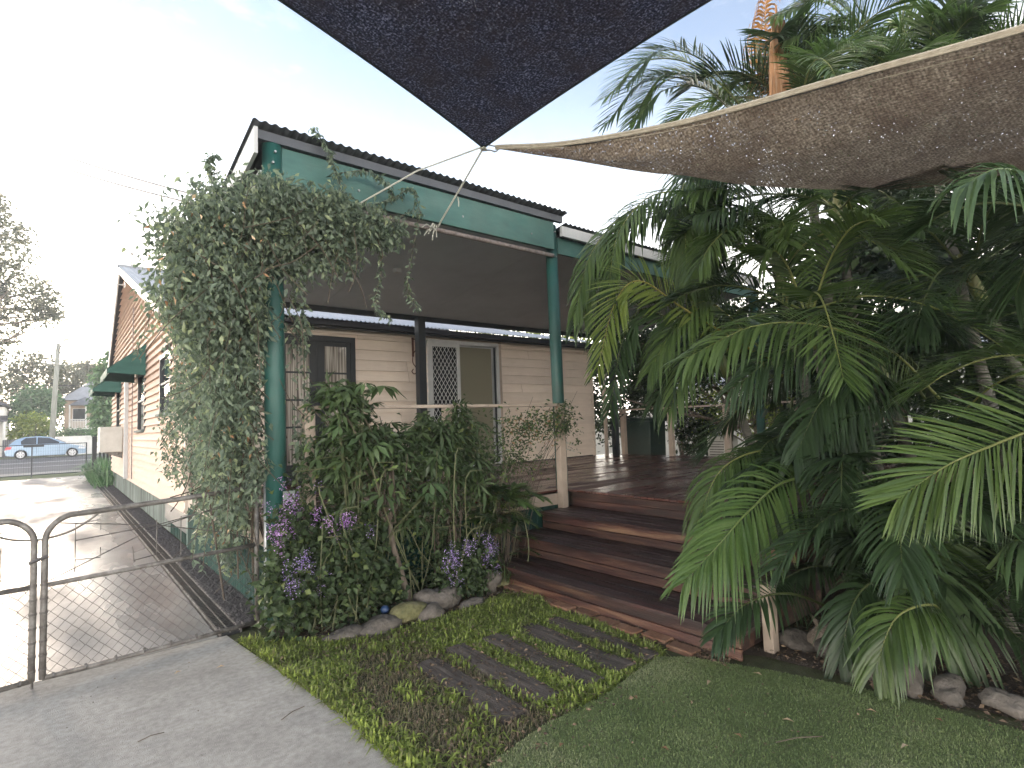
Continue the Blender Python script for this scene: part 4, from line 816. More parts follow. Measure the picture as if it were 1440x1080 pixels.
for pts in ([(2.0, 4.78, 3.75), (1.9, 4.76, 4.0), (1.83, 4.76, 4.15), (1.72, 4.76, 4.28)], [(2.5, 4.76, 3.6), (2.75, 4.74, 3.72), (2.68, 4.74, 3.3), (2.62, 4.74, 2.95), (2.72, 4.74, 2.75)], [(2.3, 4.76, 3.4), (2.35, 4.74, 3.1), (2.28, 4.74, 2.75), (2.42, 4.74, 2.62)], [(2.3, 4.76, 3.7), (2.55, 4.74, 3.85), (2.7, 4.74, 3.95), (2.78, 4.72, 3.7)], [(1.0, 5.0, 3.6), (.96, 5.0, 3.75), (.94, 5.0, 3.86), (1.0, 5.0, 3.92)], [(1.9, 4.76, 3.9), (2.2, 4.74, 4.0), (2.4, 4.74, 3.95), (2.5, 4.74, 3.8)]):
    cc = catmull(pts, 22); b.tube(cc, .003, 4); LP += [cc]*2
b.build('tendrils', M['vinestem'], VN, kind='stuff')
LP = np.concatenate(LP); LP = np.repeat(LP, 3, 0)+rng.normal(size=(len(LP)*3, 3))*.012; leaves('tendril_leaves', M['vineleaf'], LP, .06, .024, VN, droop=.9, kind='stuff')
# vine flowing along side rail / lower skirt
# ============================================================ BED PLANTS
def stems(parent, base, blobs, n, r=.006, m='stem', spread=.08):
    b = MB()
    for i in range(n):
        c, rr_, _ = blobs[rng.integers(0, len(blobs))]; s = np.array(base)+np.array((rng.normal()*spread, rng.normal()*spread*.7, 0)); e = np.array(c)+rng.normal(size=3)*np.array(rr_)*.6
        mid = (s*.45+e*.55); mid[:2] = s[:2]*.6+e[:2]*.4; b.tube(catmull([s, mid+rng.normal(size=3)*.03, e], 10), [r*(1-.07*k) for k in range(10)], 5)
    return b.build('stems', M[m], parent)
def flowers(parent, spots, m, size=.010, per=30, h=.07):
    P = []
    for s in spots: P.append(np.array(s)+np.stack([rng.normal(size=per)*.022, rng.normal(size=per)*.022, (rng.random(per)-.5)*h*1.6], 1))
    P = np.concatenate(P); return leaves('flowers', M[m], P, size*1.5, size, parent, droop=-.1, fold=.3, kind='stuff')
t = thing('purple_flowering_shrub', 'large violet-flowered leafy shrub at the gate post', 'shrub')
bl = [((1.52, 4.62, .35), (.26, .26, .34), 2), ((1.85, 4.52, .38), (.30, .26, .36), 2.4), ((1.48, 4.70, .75), (.18, .16, .25), 1), ((1.95, 4.66, .70), (.28, .20, .25), 1.6), ((2.15, 4.50, .28), (.16, .16, .22), .8)]
P = cloud(5600, bl, 50, .25); P[:, 2] = abs(P[:, 2]); leaves('foliage', M['shrubleaf'], P, .07, .048, t, droop=.45, kind='stuff'); stems(t, (1.7, 4.6, 0), bl, 26)
fs = [(1.44+rng.normal()*.07, 4.62+rng.normal()*.07, .98+rng.normal()*.08) for i in range(11)]+[(1.34+rng.normal()*.06, 4.56, .80+rng.normal()*.06) for i in range(9)]+[(1.80+rng.normal()*.10, 4.42, .86+rng.normal()*.05) for i in range(12)]
flowers(t, fs, 'mauve'); flowers(t, [(1.48+rng.normal()*.08, 4.40, .50+rng.normal()*.12) for i in range(14)]+[(1.50, 4.62, 1.08), (1.68, 4.60, 1.12), (2.0, 4.35, .75), (2.3, 4.5, .9)], 'violet')
t = thing('purple_flowering_shrub', 'small violet-flowered plant between the tree trunk and the steps', 'shrub')
bl = [((2.80, 4.36, .22), (.20, .17, .20), 1.4), ((3.08, 4.36, .22), (.18, .16, .20), 1.2), ((2.95, 4.42, .36), (.20, .14, .14), .8)]
P = cloud(2200, bl, 30, .25); P[:, 2] = abs(P[:, 2]); leaves('foliage', M['shrubleaf'], P, .055, .038, t, droop=.4, kind='stuff'); stems(t, (2.95, 4.4, 0), bl, 14, .004)
flowers(t, [(2.72+rng.normal()*.05, 4.24, .40+rng.normal()*.06) for i in range(8)]+[(3.15+rng.normal()*.05, 4.24, .42+rng.normal()*.06) for i in range(9)]+[(2.95+rng.normal()*.1, 4.26, .46+rng.normal()*.04) for i in range(6)]+[(2.76, 4.2, .2), (3.2, 4.22, .22), (2.7, 4.2, .25)], 'violet')
# umbrella tree: whorls of long leaflets
def whorls(name, parent, C_, k, ln, wd, m, droop=.35, var=None):
    P = []; Dd = []; Nn = []; vr = []; Ls = []
    for c in C_:
        a0 = rng.random()*6.28; ax = unit(rng.normal(size=3)*.35+np.array((0, -.15, 1.))); e1 = unit(np.cross(ax, (1, .2, 0))); e2 = np.cross(ax, e1); v0 = rng.random()*.6; sc = .7+.5*rng.random()
        for j in range(k):
            q = a0+j*6.283/k+rng.normal()*.1; d = e1*math.cos(q)+e2*math.sin(q)
            P.append(c+d*.012); Dd.append(d-ax*droop*(.6+.9*rng.random())+0*ax); Nn.append(ax); vr.append(np.clip(v0+.35*rng.random(), 0, 1)); Ls.append(ln*sc*(.85+.3*rng.random()))
    Ls = np.array(Ls); v, f = leaf_arrays(np.array(P), np.array(Dd), np.array(Nn), Ls, wd*Ls/ln, .18, .18)
    return arr_mesh(name, v, f, np.repeat(vr, 2), M[m], parent, kind='stuff')
t = thing('umbrella_tree', 'leafy young tree with slim brown trunk rising by the mossy boulder', 'tree')
MB().tube(catmull([(2.42, 4.42, 0), (2.36, 4.46, .25), (2.28, 4.5, .6), (2.27, 4.52, .9), (2.3, 4.56, 1.2)], 16), [.045, .036, .032, .030, .028, .028, .026, .025, .024, .022, .02, .02, .018, .016, .014, .012], 8).build('trunk', M['bark'], t, smooth=True)
bl = [((2.0, 4.66, 1.45), (.30, .20, .30), 2.2), ((2.3, 4.66, 1.30), (.30, .20, .28), 2), ((2.62, 4.64, 1.35), (.26, .18, .22), 1.4), ((1.88, 4.66, 1.85), (.20, .15, .14), 1), ((2.2, 4.62, .92), (.45, .20, .18), 1.3)]
stems(t, (2.27, 4.52, .75), bl, 26, .009, 'vinestem', .03)
whorls('leaf_whorls', t, cloud(140, bl[:4], 40, .3), 8, .17, .042, 'lanceleaf', .40)
P = cloud(1900, bl, 50, .25); leaves('foliage', M['lanceleaf'], P, .12, .034, t, droop=.4, kind='stuff')
t = thing('bird_nest_shrub', 'tuft of big pale green hand-shaped leaves in front of the french doors', 'shrub')
C_ = np.array([(1.92, 4.55, 1.93), (1.80, 4.55, 1.82), (2.05, 4.50, 1.98), (2.22, 4.5, 1.96), (1.98, 4.45, 1.50), (1.82, 4.5, 1.62), (2.1, 4.42, 1.45), (2.55, 4.35, 1.0), (2.62, 4.4, 1.08)]); whorls('leaf_whorls', t, C_, 9, .20, .06, 'palmblue', .5); stems(t, (1.95, 4.6, 0), [((c[0], c[1], c[2]), (.01, .01, .01), 1) for c in C_], 12, .006, 'stem', .02)
t = thing('strap_leaf_shrub', 'tall shrub with long narrow drooping leaves against the middle rail post', 'shrub')
bl = [((2.95, 4.66, 1.42), (.22, .15, .22), 1.5), ((3.15, 4.66, 1.62), (.16, .12, .18), .9), ((2.75, 4.64, 1.6), (.14, .12, .12), .6), ((3.2, 4.64, 1.1), (.25, .14, .25), 1.2), ((2.7, 4.6, .85), (.3, .15, .2), .9)]
whorls('leaf_whorls', t, cloud(70, bl, 30, .3), 9, .22, .03, 'lanceleaf', .5); P = cloud(1500, bl, 40, .25); leaves('foliage', M['shrubleaf'], P, .085, .03, t, droop=.5, kind='stuff'); stems(t, (2.95, 4.62, 0), bl, 16, .007, 'vinestem')
t = thing('climbing_rose', 'sparse thorny climber spread along the handrail beside the green post', 'climber')
bl = [((3.75, 4.74, 1.40), (.40, .08, .28), 1.8), ((4.3, 4.74, 1.55), (.38, .08, .18), 1.8), ((4.7, 4.76, 1.62), (.16, .10, .16), .9), ((4.0, 4.74, 1.1), (.40, .08, .2), .9), ((3.5, 4.72, 1.1), (.25, .1, .3), 1.2), ((4.95, 4.85, 1.5), (.12, .06, .25), .25)]
P = cloud(2300, bl, 60, .28); leaves('foliage', M['lanceleaf'], P, .050, .022, t, droop=.3, kind='stuff')
P = cloud(160, [bl[1]], 10, .3); leaves('red_shoots', M['dead'], P, .045, .02, t, droop=.1, kind='stuff'); stems(t, (3.6, 4.68, 0), bl, 34, .004, 'vinestem', .15)
b = MB()
for z in (1.22, 1.30, 1.7, 1.75): b.tube([(4.88+.10*math.cos(q), 4.95+.13*math.sin(q), z+.02*math.sin(q*2)) for q in np.linspace(0, 6.28, 16)], .004, 5)
b.build('tie_wire', M['rope'], t)
# parlour palm
t = thing('parlour_palm', 'small feathery palm at the green battens left of the steps', 'palm')
base = np.array((3.55, 4.62, 0))
b = MB()
for i in range(8):
    s = base+np.array((rng.normal()*.07, rng.normal()*.05, 0)); top = s+np.array((rng.normal()*.06, -.03, .55+.3*rng.random())); b.tube([s, (s+top)/2, top], .006, 6)
    for k in range(6):
        rfrond(t, top, rng.random()*6.28, R(35+25*rng.random()), .26+.12*rng.random(), .5, ll=.13, m='palmleaf' if k % 2 else 'palmdark', n=15, width=.017, droop=.2, sr=.003, start=.25, segs=4)
b.build('stems', M['vinestem'], t)
for k in range(26):
    q = base+np.array((rng.normal()*.09, -.02+rng.normal()*.05, .18+.45*rng.random())); rfrond(t, q, rng.random()*6.28, R(10+40*rng.random()), .26+.12*rng.random(), .5, ll=.13, m='palmdark' if k % 3 else 'palmleaf', n=14, width=.017, droop=.2, sr=.003, start=.25)
for (az, el, ln) in ((2.6, 25, .45), (2.0, 15, .5), (3.3, 20, .42), (1.4, 20, .4), (2.9, 5, .40)): rfrond(t, base+np.array((.05, -.1, .78)), az, R(el+15), ln, .55, ll=.15, m='palmbright', n=17, width=.019, droop=.2, sr=.004, start=.22)
# dark undergrowth along the bed
t = thing('bed_undergrowth', 'dark mixed undergrowth filling the bed under the railing', 'undergrowth'); t['kind'] = 'stuff'
bl = [((2.5, 4.72, .45), (.7, .14, .42), 2.4), ((1.75, 4.75, 1.0), (.25, .12, .5), 1.2), ((3.2, 4.7, .55), (.4, .14, .35), 1.2), ((2.3, 4.7, 1.0), (.5, .14, .3), 1.2)]
P = cloud(3600, bl, 70, .25); leaves('foliage', M['shrubleaf'], P, .065, .032, t, droop=.4, kind='stuff')
b = MB()
for i in range(40):
    s = np.array((1.6+rng.random()*2.1, 4.35+rng.random()*.45, 0)); d = np.array((rng.normal()*.25, rng.normal()*.06, .5+rng.random()*.9)); b.tube(catmull([s, s+d*.5+rng.normal(size=3)*.05, s+d, s+d+np.array((rng.normal()*.2, 0, .05))], 10), .003+.003*rng.random(), 4)
b.build('stems', M['stem'], t)
t = thing('spider_plant', 'low tuft of pale strappy leaves by the foot of the steps', 'plant')
P = np.array((3.42, 4.36, .02))+rng.normal(size=(60, 3))*np.array((.05, .05, 0)); blades('strap_leaves', P, .18+.14*rng.random(60), .008+.004*rng.random(60), M['lanceleaf'], .5+.5*rng.random(60), lean=1.1, parent=t)

# ============================================================ PALMS
hero = {
'A': [(4.63, 1.69, 1.15), (4.01, 1.83, 1.12), (3.62, 1.93, .95), (3.38, 2.02, .76), (3.14, 2.14, .54)],
'A2': [(5.04, 1.99, 1.22), (4.46, 2.2, 1.3), (3.99, 2.34, 1.17), (3.75, 2.44, .76)],
'B': [(4.44, 1.73, .96), (4.26, 1.35, 1.05), (4.34, 1.17, .86), (4.35, 1.05, .67), (4.37, .93, .38)],
'C': [(4.38, 1.41, .72), (4.21, 1.16, .68), (4.11, 1.07, .52), (4.07, 1.06, .22)],
'D': [(5.9, 1.37, 1.67), (5.33, 1.55, 2.09), (4.55, 1.78, 2.26), (3.97, 2.0, 2.24), (3.41, 2.22, 2.0)],
'E': [(4.73, .13, 1.68), (4.22, .43, 1.52), (3.86, .67, 1.39), (3.6, .83, 1.29), (3.41, 1.0, 1.13)],
'F': [(5.49, 2.71, 2.18), (4.71, 3.04, 2.63), (4.29, 3.24, 2.9), (4.03, 3.34, 2.68), (3.84, 3.42, 2.08)],
'G': [(6.18, 2.8, 3.5), (5.44, 3.12, 3.85), (4.68, 3.48, 3.8), (4.16, 3.69, 3.31), (3.95, 3.79, 2.65)],
'H': [(6.49, 2.94, 4.89), (5.71, 3.26, 5.56), (5.04, 3.55, 5.57), (4.63, 3.8, 5.13)],
'I': [(6.1, 2.78, 4.38), (5.34, 3.03, 4.3), (4.97, 3.12, 3.74), (4.9, 3.12, 2.92)],
'J': [(4.27, 1.67, .19), (3.8, 1.79, .39), (3.38, 1.87, .4), (3.15, 1.94, .26)],
'K': [(3.51, .18, 2.16), (3.18, .3, 2.47), (2.89, .4, 2.53), (2.76, .51, 2.47)],
'L': [(6.88, 2.6, 5.04), (6.47, 2.86, 5.99), (6.39, 2.7, 7.08)],
'M': [(7.93, 1.74, 5.08), (7.23, 1.99, 5.81), (6.73, 2.23, 6.25), (6.1, 2.52, 5.96)],
'N': [(7.93, 1.74, 5.08), (7.74, 1.45, 5.72), (7.66, 1.09, 6.12), (7.73, .64, 6.17)],
'O': [(5.2, 2.2, 1.72), (4.8, 2.17, 1.41), (4.42, 2.24, 1.26), (4.2, 2.32, .93)],
'P': [(5.86, 2.68, 1.97), (5.47, 2.83, 2.41), (5.09, 2.99, 2.7), (4.64, 3.11, 2.46), (4.38, 3.24, 2.05)],
'Q': [(5.96, 2.52, 2.78), (5.68, 2.57, 3.42), (5.15, 2.71, 3.79), (4.59, 2.92, 3.73)],
'R': [(5.38, 1.56, 1.45), (4.86, 1.57, 1.79), (4.39, 1.71, 1.69), (4.13, 1.83, 1.29)],
'S': [(4.17, .81, .66), (4.03, .65, .86), (3.9, .5, .8), (3.87, .41, .58)],
'T': [(4.31, 1.38, .25), (4.01, 1.35, .5), (3.79, 1.4, .41), (3.68, 1.46, .09)],
'U': [(4.11, 1.02, .3), (3.92, 1.03, .46), (3.64, 1.13, .43), (3.56, 1.23, .15)]}
extra = dict(G=4, P=3, Q=4, F=2, I=4, H=5, O=2, A2=1, R=2, M=4, N=4, D=1, L=1)
def palm(label, base, top, r, heros=(), nr=10, az0=0, spread=6.28, L_=1.7, ll=.48, m='palmleaf', el=(20, 70), g=.6, group='golden cane palms in the clump beside the steps', shaft=True):
    t = thing('cane_palm', label, 'palm', group=group)
    base = np.array(base, float); top = np.array(top, float); mid = (base+top)/2+np.array((.05, .05, 0)); c = catmull([base, mid, top], 40)
    rs = [r*(1.25 if i < 2 else (1.10 if i % 3 == 0 else 1))*(1-.2*i/40) for i in range(40)]
    MB().tube(c, rs, 12).build('trunk', M['palmtrunk'], t, smooth=True)
    if shaft:
        d = unit(top-mid); MB().tube([top, top+d*.15, top+d*.35, top+d*.5], [r*.95, r*1.1, r*.8, r*.3], 12).build('crownshaft', M['crownshaft'], t, smooth=True); top = top+d*.35
    for hk, kw in heros:
        pts = [top]+hero[hk][1:] if kw.pop('attach', False) else hero[hk]; kw.setdefault('upv', (-.5, -.35, .75)); frond(t, pts, **kw)
        for q in range(kw.get('extra', extra.get(hk, 0))):
            off = rng.normal(size=3)*np.array((.28, .28, .22)); off[0] = abs(off[0]); off[1] = -abs(off[1])*.7; frond(t, [np.array(p)+off*(i/ (len(pts)-1))**.7+np.array((0, .10, 0)) for i, p in enumerate(pts)], **{**kw, 'm': 'palmdark' if rng.random() < .5 else kw.get('m', 'palmleaf')})
    for i in range(nr):
        az = az0+spread*(i+.5*rng.random())/nr-spread/2; e = R(el[0]+(el[1]-el[0])*rng.random())
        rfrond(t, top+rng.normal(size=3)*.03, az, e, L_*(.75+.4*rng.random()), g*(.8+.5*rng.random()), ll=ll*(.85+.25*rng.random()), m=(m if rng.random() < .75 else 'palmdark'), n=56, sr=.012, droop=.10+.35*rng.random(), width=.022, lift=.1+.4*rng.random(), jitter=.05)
    return t
W_ = R(-70)   # towards the camera side
palm('tall leaning palm with brown dying fronds rising above the tan sail', (5.6, 1.75, 0), (6.70, 2.66, 4.75), .055,
     [('H', dict(ll=.52, m='palmleaf', droop=.2, n=56, width=.022)), ('L', dict(ll=.42, m='palmbrown', droop=.9, n=40, lift=-.2)), ('I', dict(ll=.55, n=50, droop=.7)), ('G', dict(ll=.42, n=50, droop=.55))], 20, W_, 6.28, 2.1, .58, el=(25, 85))
t = thing('dead_palm_sheath', 'rusty orange dead sheath of fibres hanging in the tall palm crown', 'palm sheath')
b = MB()
for i in range(44):
    x = rng.normal()*.085; b.tube(catmull([(6.42+x, 2.68+rng.normal()*.05, 5.95+rng.normal()*.15), (6.38+x*1.8, 2.66, 5.4), (6.35+x*2.2, 2.66, 4.75+rng.normal()*.15)], 8), [.012, .02, .022, .022, .02, .016, .01, .004], 4)
b.build('fibres', M['deadsheath'], t)
palm('palm at upper right with dark green fan of fronds against the sky', (6.4, .9, 0), (7.85, 1.70, 4.7), .055, [('M', dict(ll=.6, m='palmleaf', n=50, droop=.5)), ('N', dict(ll=.6, m='palmdark', n=50, droop=.5))], 20, W_, 6.28, 2.3, .6, 'palmleaf', (25, 85))
palm('palm with bare ringed trunk and orange crownshaft standing over the deck', (7.2, 3.6, .75), (6.95, 3.9, 2.1), .06, [], 9, W_, 5.5, 1.5, .48, 'palmleaf', (15, 65))
palm('mid-height palm arching its fronds toward the green post', (5.3, 1.85, 0), (5.75, 2.55, 2.7), .05, [('F', dict(ll=.44, m='palmyellow', n=46, droop=.2, lift=.15, upv=(-.6, -.5, .45))), ('P', dict(ll=.5, n=44, droop=.5)), ('Q', dict(ll=.55, n=46, droop=.6))], 8, W_, 4.5, 1.7, .52, el=(25, 80))
palm('palm with pale ringed trunk showing in the middle of the clump', (5.25, 1.75, 0), (5.31, 2.09, 2.15), .055, [('D', dict(ll=.52, m='palmleaf', n=60, droop=.42, lift=.15, upv=(-.6, -.45, .55), width=.031, attach=False)), ('O', dict(ll=.42, n=40, m='palmdark', droop=.5))], 7, W_, 4.0, 1.5, .5, el=(15, 75))
palm('low palm with one bright arching frond over the steps', (4.95, 1.62, 0), (4.80, 1.66, .75), .045, [('A', dict(ll=.47, m='palmbright', n=60, droop=.38, width=.026, upv=(-.6, -.6, .6), attach=True, var0=.1)), ('A2', dict(ll=.42, m='palmleaf', n=44, droop=.7)), ('B', dict(ll=.46, m='palmleaf', n=50, droop=.35, width=.030, upv=(-.7, -.5, .5))), ('R', dict(ll=.45, m='palmdark', n=44, droop=.6))], 5, R(-30), 3, 1.2, .42, 'palmdark', (30, 80))
palm('low palm with bluish hanging frond over the turf edge', (4.65, 1.15, 0), (4.55, 1.25, .55), .04, [('C', dict(ll=.50, m='palmblue', n=34, droop=.6, width=.036, start=.05, tip=.8)), ('T', dict(ll=.35, m='palmdark', n=34)), ('U', dict(ll=.35, m='palmleaf', n=34)), ('J', dict(ll=.32, m='palmdark', n=34, droop=.3))], 6, R(-80), 4, 1.1, .42, 'palmdark', (20, 75))
palm('palm at the right photo edge with broad green frond reaching left', (5.2, -.1, 0), (4.9, .1, 1.35), .05, [('E', dict(ll=.52, m='palmleaf', n=64, droop=.12, lift=.1, upv=(-.85, -.35, .25), width=.028, var0=.2)), ('S', dict(ll=.4, m='palmblue', n=36))], 9, R(-60), 5, 1.5, .5, 'palmleaf', (15, 70))
palm('slender palm whose thin frond tips hang in front of the tan sail', (4.3, -.35, 0), (3.75, .05, 1.95), .035, [('K', dict(ll=.34, m='palmblue', n=30, droop=.7, width=.022))], 3, R(60), 3, 1.1, .4, 'palmdark', (40, 80))
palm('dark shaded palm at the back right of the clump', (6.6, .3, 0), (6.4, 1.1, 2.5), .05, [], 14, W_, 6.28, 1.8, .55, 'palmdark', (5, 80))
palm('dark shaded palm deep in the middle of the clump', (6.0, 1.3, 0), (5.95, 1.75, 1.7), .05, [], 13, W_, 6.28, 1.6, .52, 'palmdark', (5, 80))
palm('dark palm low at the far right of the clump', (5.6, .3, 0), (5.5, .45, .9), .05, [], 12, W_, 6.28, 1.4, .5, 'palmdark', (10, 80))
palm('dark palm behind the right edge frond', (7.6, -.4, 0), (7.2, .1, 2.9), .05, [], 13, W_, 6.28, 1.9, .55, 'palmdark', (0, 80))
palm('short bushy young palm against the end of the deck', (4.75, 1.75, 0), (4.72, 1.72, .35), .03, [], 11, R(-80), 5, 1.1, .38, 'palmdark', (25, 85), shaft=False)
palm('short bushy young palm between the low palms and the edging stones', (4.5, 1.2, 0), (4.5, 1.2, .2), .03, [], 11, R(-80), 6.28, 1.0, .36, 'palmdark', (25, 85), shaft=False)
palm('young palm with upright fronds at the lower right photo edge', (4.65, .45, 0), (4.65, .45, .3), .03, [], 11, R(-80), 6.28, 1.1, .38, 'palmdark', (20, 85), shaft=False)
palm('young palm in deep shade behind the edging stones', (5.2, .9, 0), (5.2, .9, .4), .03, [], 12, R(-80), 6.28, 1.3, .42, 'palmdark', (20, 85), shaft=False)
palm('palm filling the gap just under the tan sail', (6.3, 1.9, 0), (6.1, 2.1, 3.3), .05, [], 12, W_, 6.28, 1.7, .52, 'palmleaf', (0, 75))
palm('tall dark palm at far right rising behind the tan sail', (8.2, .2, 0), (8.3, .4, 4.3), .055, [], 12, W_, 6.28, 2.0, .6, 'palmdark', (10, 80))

# ============================================================ TREES AND HEDGES
def tree(name, label, base, h, crown, nleaf, ls, m, tr=.12, cat='tree', clump=50, limbs=9, barkm='bark', group=None, spread=.16, lean=(0, 0), lw=None):
    t = thing(name, label, cat, group=group); base = np.array(base, float)
    top = base+np.array((lean[0], lean[1], h*.6)); MB().tube(catmull([base, (base+top)/2+rng.normal(size=3)*tr*.5, top], 12), [tr*(1-.055*i) for i in range(12)], 9).build('trunk', M[barkm], t, smooth=True)
    b = MB()
    for i in range(limbs):
        c, r, _ = crown[i % len(crown)]; s = base+(top-base)*(.3+.65*rng.random()); e = np.array(c)+rng.normal(size=3)*np.array(r)*.45
        b.tube(catmull([s, (s+e)/2+rng.normal(size=3)*tr, e], 9), [tr*.45*(1-.1*k) for k in range(9)], 5)
    b.build('limbs', M[barkm], t); P = cloud(nleaf, crown, clump, spread); leaves('crown', M[m], P, ls, lw or ls*.5, t, droop=.3, kind='stuff'); return t
# dark tree overhanging the far deck edge
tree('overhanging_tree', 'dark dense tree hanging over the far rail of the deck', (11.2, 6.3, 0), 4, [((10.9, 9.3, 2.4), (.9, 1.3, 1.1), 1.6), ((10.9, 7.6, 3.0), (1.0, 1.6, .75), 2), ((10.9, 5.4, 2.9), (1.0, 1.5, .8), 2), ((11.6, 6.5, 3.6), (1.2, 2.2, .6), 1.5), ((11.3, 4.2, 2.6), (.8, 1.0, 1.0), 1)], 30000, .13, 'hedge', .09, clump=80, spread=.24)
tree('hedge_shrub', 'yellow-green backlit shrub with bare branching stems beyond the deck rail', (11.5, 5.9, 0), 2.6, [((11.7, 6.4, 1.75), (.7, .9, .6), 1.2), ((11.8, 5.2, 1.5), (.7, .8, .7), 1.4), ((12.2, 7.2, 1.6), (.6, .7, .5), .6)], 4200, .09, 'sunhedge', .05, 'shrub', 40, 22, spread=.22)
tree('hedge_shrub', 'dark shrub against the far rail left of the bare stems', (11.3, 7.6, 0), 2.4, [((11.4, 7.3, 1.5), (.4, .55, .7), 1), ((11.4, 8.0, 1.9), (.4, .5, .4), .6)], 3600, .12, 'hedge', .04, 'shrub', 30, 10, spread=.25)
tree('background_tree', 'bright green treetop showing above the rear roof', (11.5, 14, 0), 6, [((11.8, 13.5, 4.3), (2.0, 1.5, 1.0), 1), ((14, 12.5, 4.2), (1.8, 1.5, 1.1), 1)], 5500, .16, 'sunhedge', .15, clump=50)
# big dark trees behind palms
for i, (c, lb) in enumerate([((10.5, 3.0, 0), 'dark tree mass behind the middle of the palm clump'), ((11.0, 0.6, 0), 'dark tree behind the right side of the palm clump'), ((10.0, -1.6, 0), 'dark tree behind the palms at the right photo edge')]):
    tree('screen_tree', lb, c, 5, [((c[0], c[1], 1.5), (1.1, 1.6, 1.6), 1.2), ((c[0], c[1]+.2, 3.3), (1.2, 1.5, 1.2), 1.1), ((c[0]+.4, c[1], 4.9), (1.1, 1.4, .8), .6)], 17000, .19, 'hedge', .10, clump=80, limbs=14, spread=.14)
# box planter / bin / ac beyond deck
t = thing('wheelie_bin', 'dark green bin standing beyond the far deck rail', 'bin'); MB().prism([(10.55, 7.95, .0), (10.55, 8.75, .0), (10.55, 8.80, 1.55), (10.55, 7.90, 1.50)], (.6, 0, 0)).build('body', M['greenbin'], t, bevel=.02)
MB().prism([(10.5, 7.86, 1.505), (10.5, 8.84, 1.56), (10.5, 8.84, 1.62), (10.5, 7.86, 1.565)], (.7, 0, 0)).build('lid', M['greenbin'], t, bevel=.01)
t = thing('outdoor_unit', 'pale grey air conditioner unit beyond the far deck rail', 'air conditioner'); bx('casing', M['acbody'], t, 11.0, 11.5, 6.30, 6.75, .55, 1.12, bevel=.02)
b = MB()
for i in range(8): b.box(10.99, 11.0, 6.36, 6.69, .62+i*.055, .64+i*.055)
b.build('fan_grille', M['galv'], t); bx('stand', M['galv'], t, 11.05, 11.45, 6.35, 6.7, 0, .55)
MB().box(16, 16.1, -8, 16, 0, 1.25).build('boundary_wall', M['whitewall'], label='low pale wall glimpsed through stems beyond the deck', cat='wall')
t = thing('neighbour_house', 'pale neighbouring house glimpsed through the shrubs beyond the deck', 'house')
bx('wall', M['whitewall'], t, 20, 28, 2, 16, 0, 2.7); MB().prism([(19.5, 1.5, 2.7), (28.5, 1.5, 2.7), (24, 1.5, 4.6)], (0, 15, 0)).build('roof', M['roofsteel'], t)
w_ = bx('window', M['black'], t, 19.96, 19.999, 9, 10.4, 1.0, 2.1); bx('pane', M['darkglass'], w_, 19.94, 19.958, 9.1, 10.3, 1.1, 2.0)

# ============================================================ STREET SIDE
# mesh sliding gate at the driveway end
t = thing('black_sliding_gate', 'low black mesh gate across the far end of the driveway', 'gate')
for z in (.14, 1.36): MB().tube([(-8, 30, z), (1.0, 30, z)], .018, 6).build('rail', M['black'], t)
for x in (-6.2, -3.5, -.78, .98): bx('upright', M['black'], t, x-.022, x+.022, 29.98, 30.02, .05, 1.38)
b = MB()
for i in range(120): b.tube([(-8+i*.075, 30, .15), (-8+i*.075, 30, 1.35)], .0022, 3, False)
for i in range(8): b.tube([(-8, 30, .3+i*.13), (1.0, 30, .3+i*.13)], .0018, 3, False)
b.build('wire_infill', M['black'], t); bx('sign_plate', M['black'], t, -1.05, -.40, 29.95, 29.97, 1.27, 1.38)
t = thing('picket_gate', 'black picket side gate standing against the front corner of the house', 'gate')
bx('post', M['black'], t, .98, 1.12, 25.1, 25.22, .0, 1.62, bevel=.01)
for i in range(5): bx('picket', M['black'], t, 1.18+i*.11, 1.25+i*.11, 25.12, 25.15, .1, 1.5)
bx('rail', M['black'], t, 1.13, 1.75, 25.155, 25.19, .3, .38); bx('rail', M['black'], t, 1.13, 1.75, 25.155, 25.19, 1.2, 1.28)
t = thing('agapanthus_clump', 'mound of dark strappy leaves at the end of the drain by the driveway', 'plant')
n = 900; P = np.stack([1.30+rng.normal(size=n)*.20, 25+rng.normal(size=n)*1.3, np.zeros(n)], 1); P = P[P[:, 0] > .85]; n = len(P); blades('strap_leaves', P, .7+.5*rng.random(n), .035+.02*rng.random(n), M['fargreen'], rng.random(n)*.6, lean=1.0, parent=t)
P = np.stack([.2+rng.random(2500)*1.3, 29+rng.random(2500)*4, np.zeros(2500)+.0], 1); P = P[P[:, 0] > 1.02]; blades('verge_tuft', P, .1+.1*rng.random(len(P)), .02+.01*rng.random(len(P)), M['grass'], rng.random(len(P)), kind='stuff', label='grass tufts on the verge by the driveway end', cat='grass')

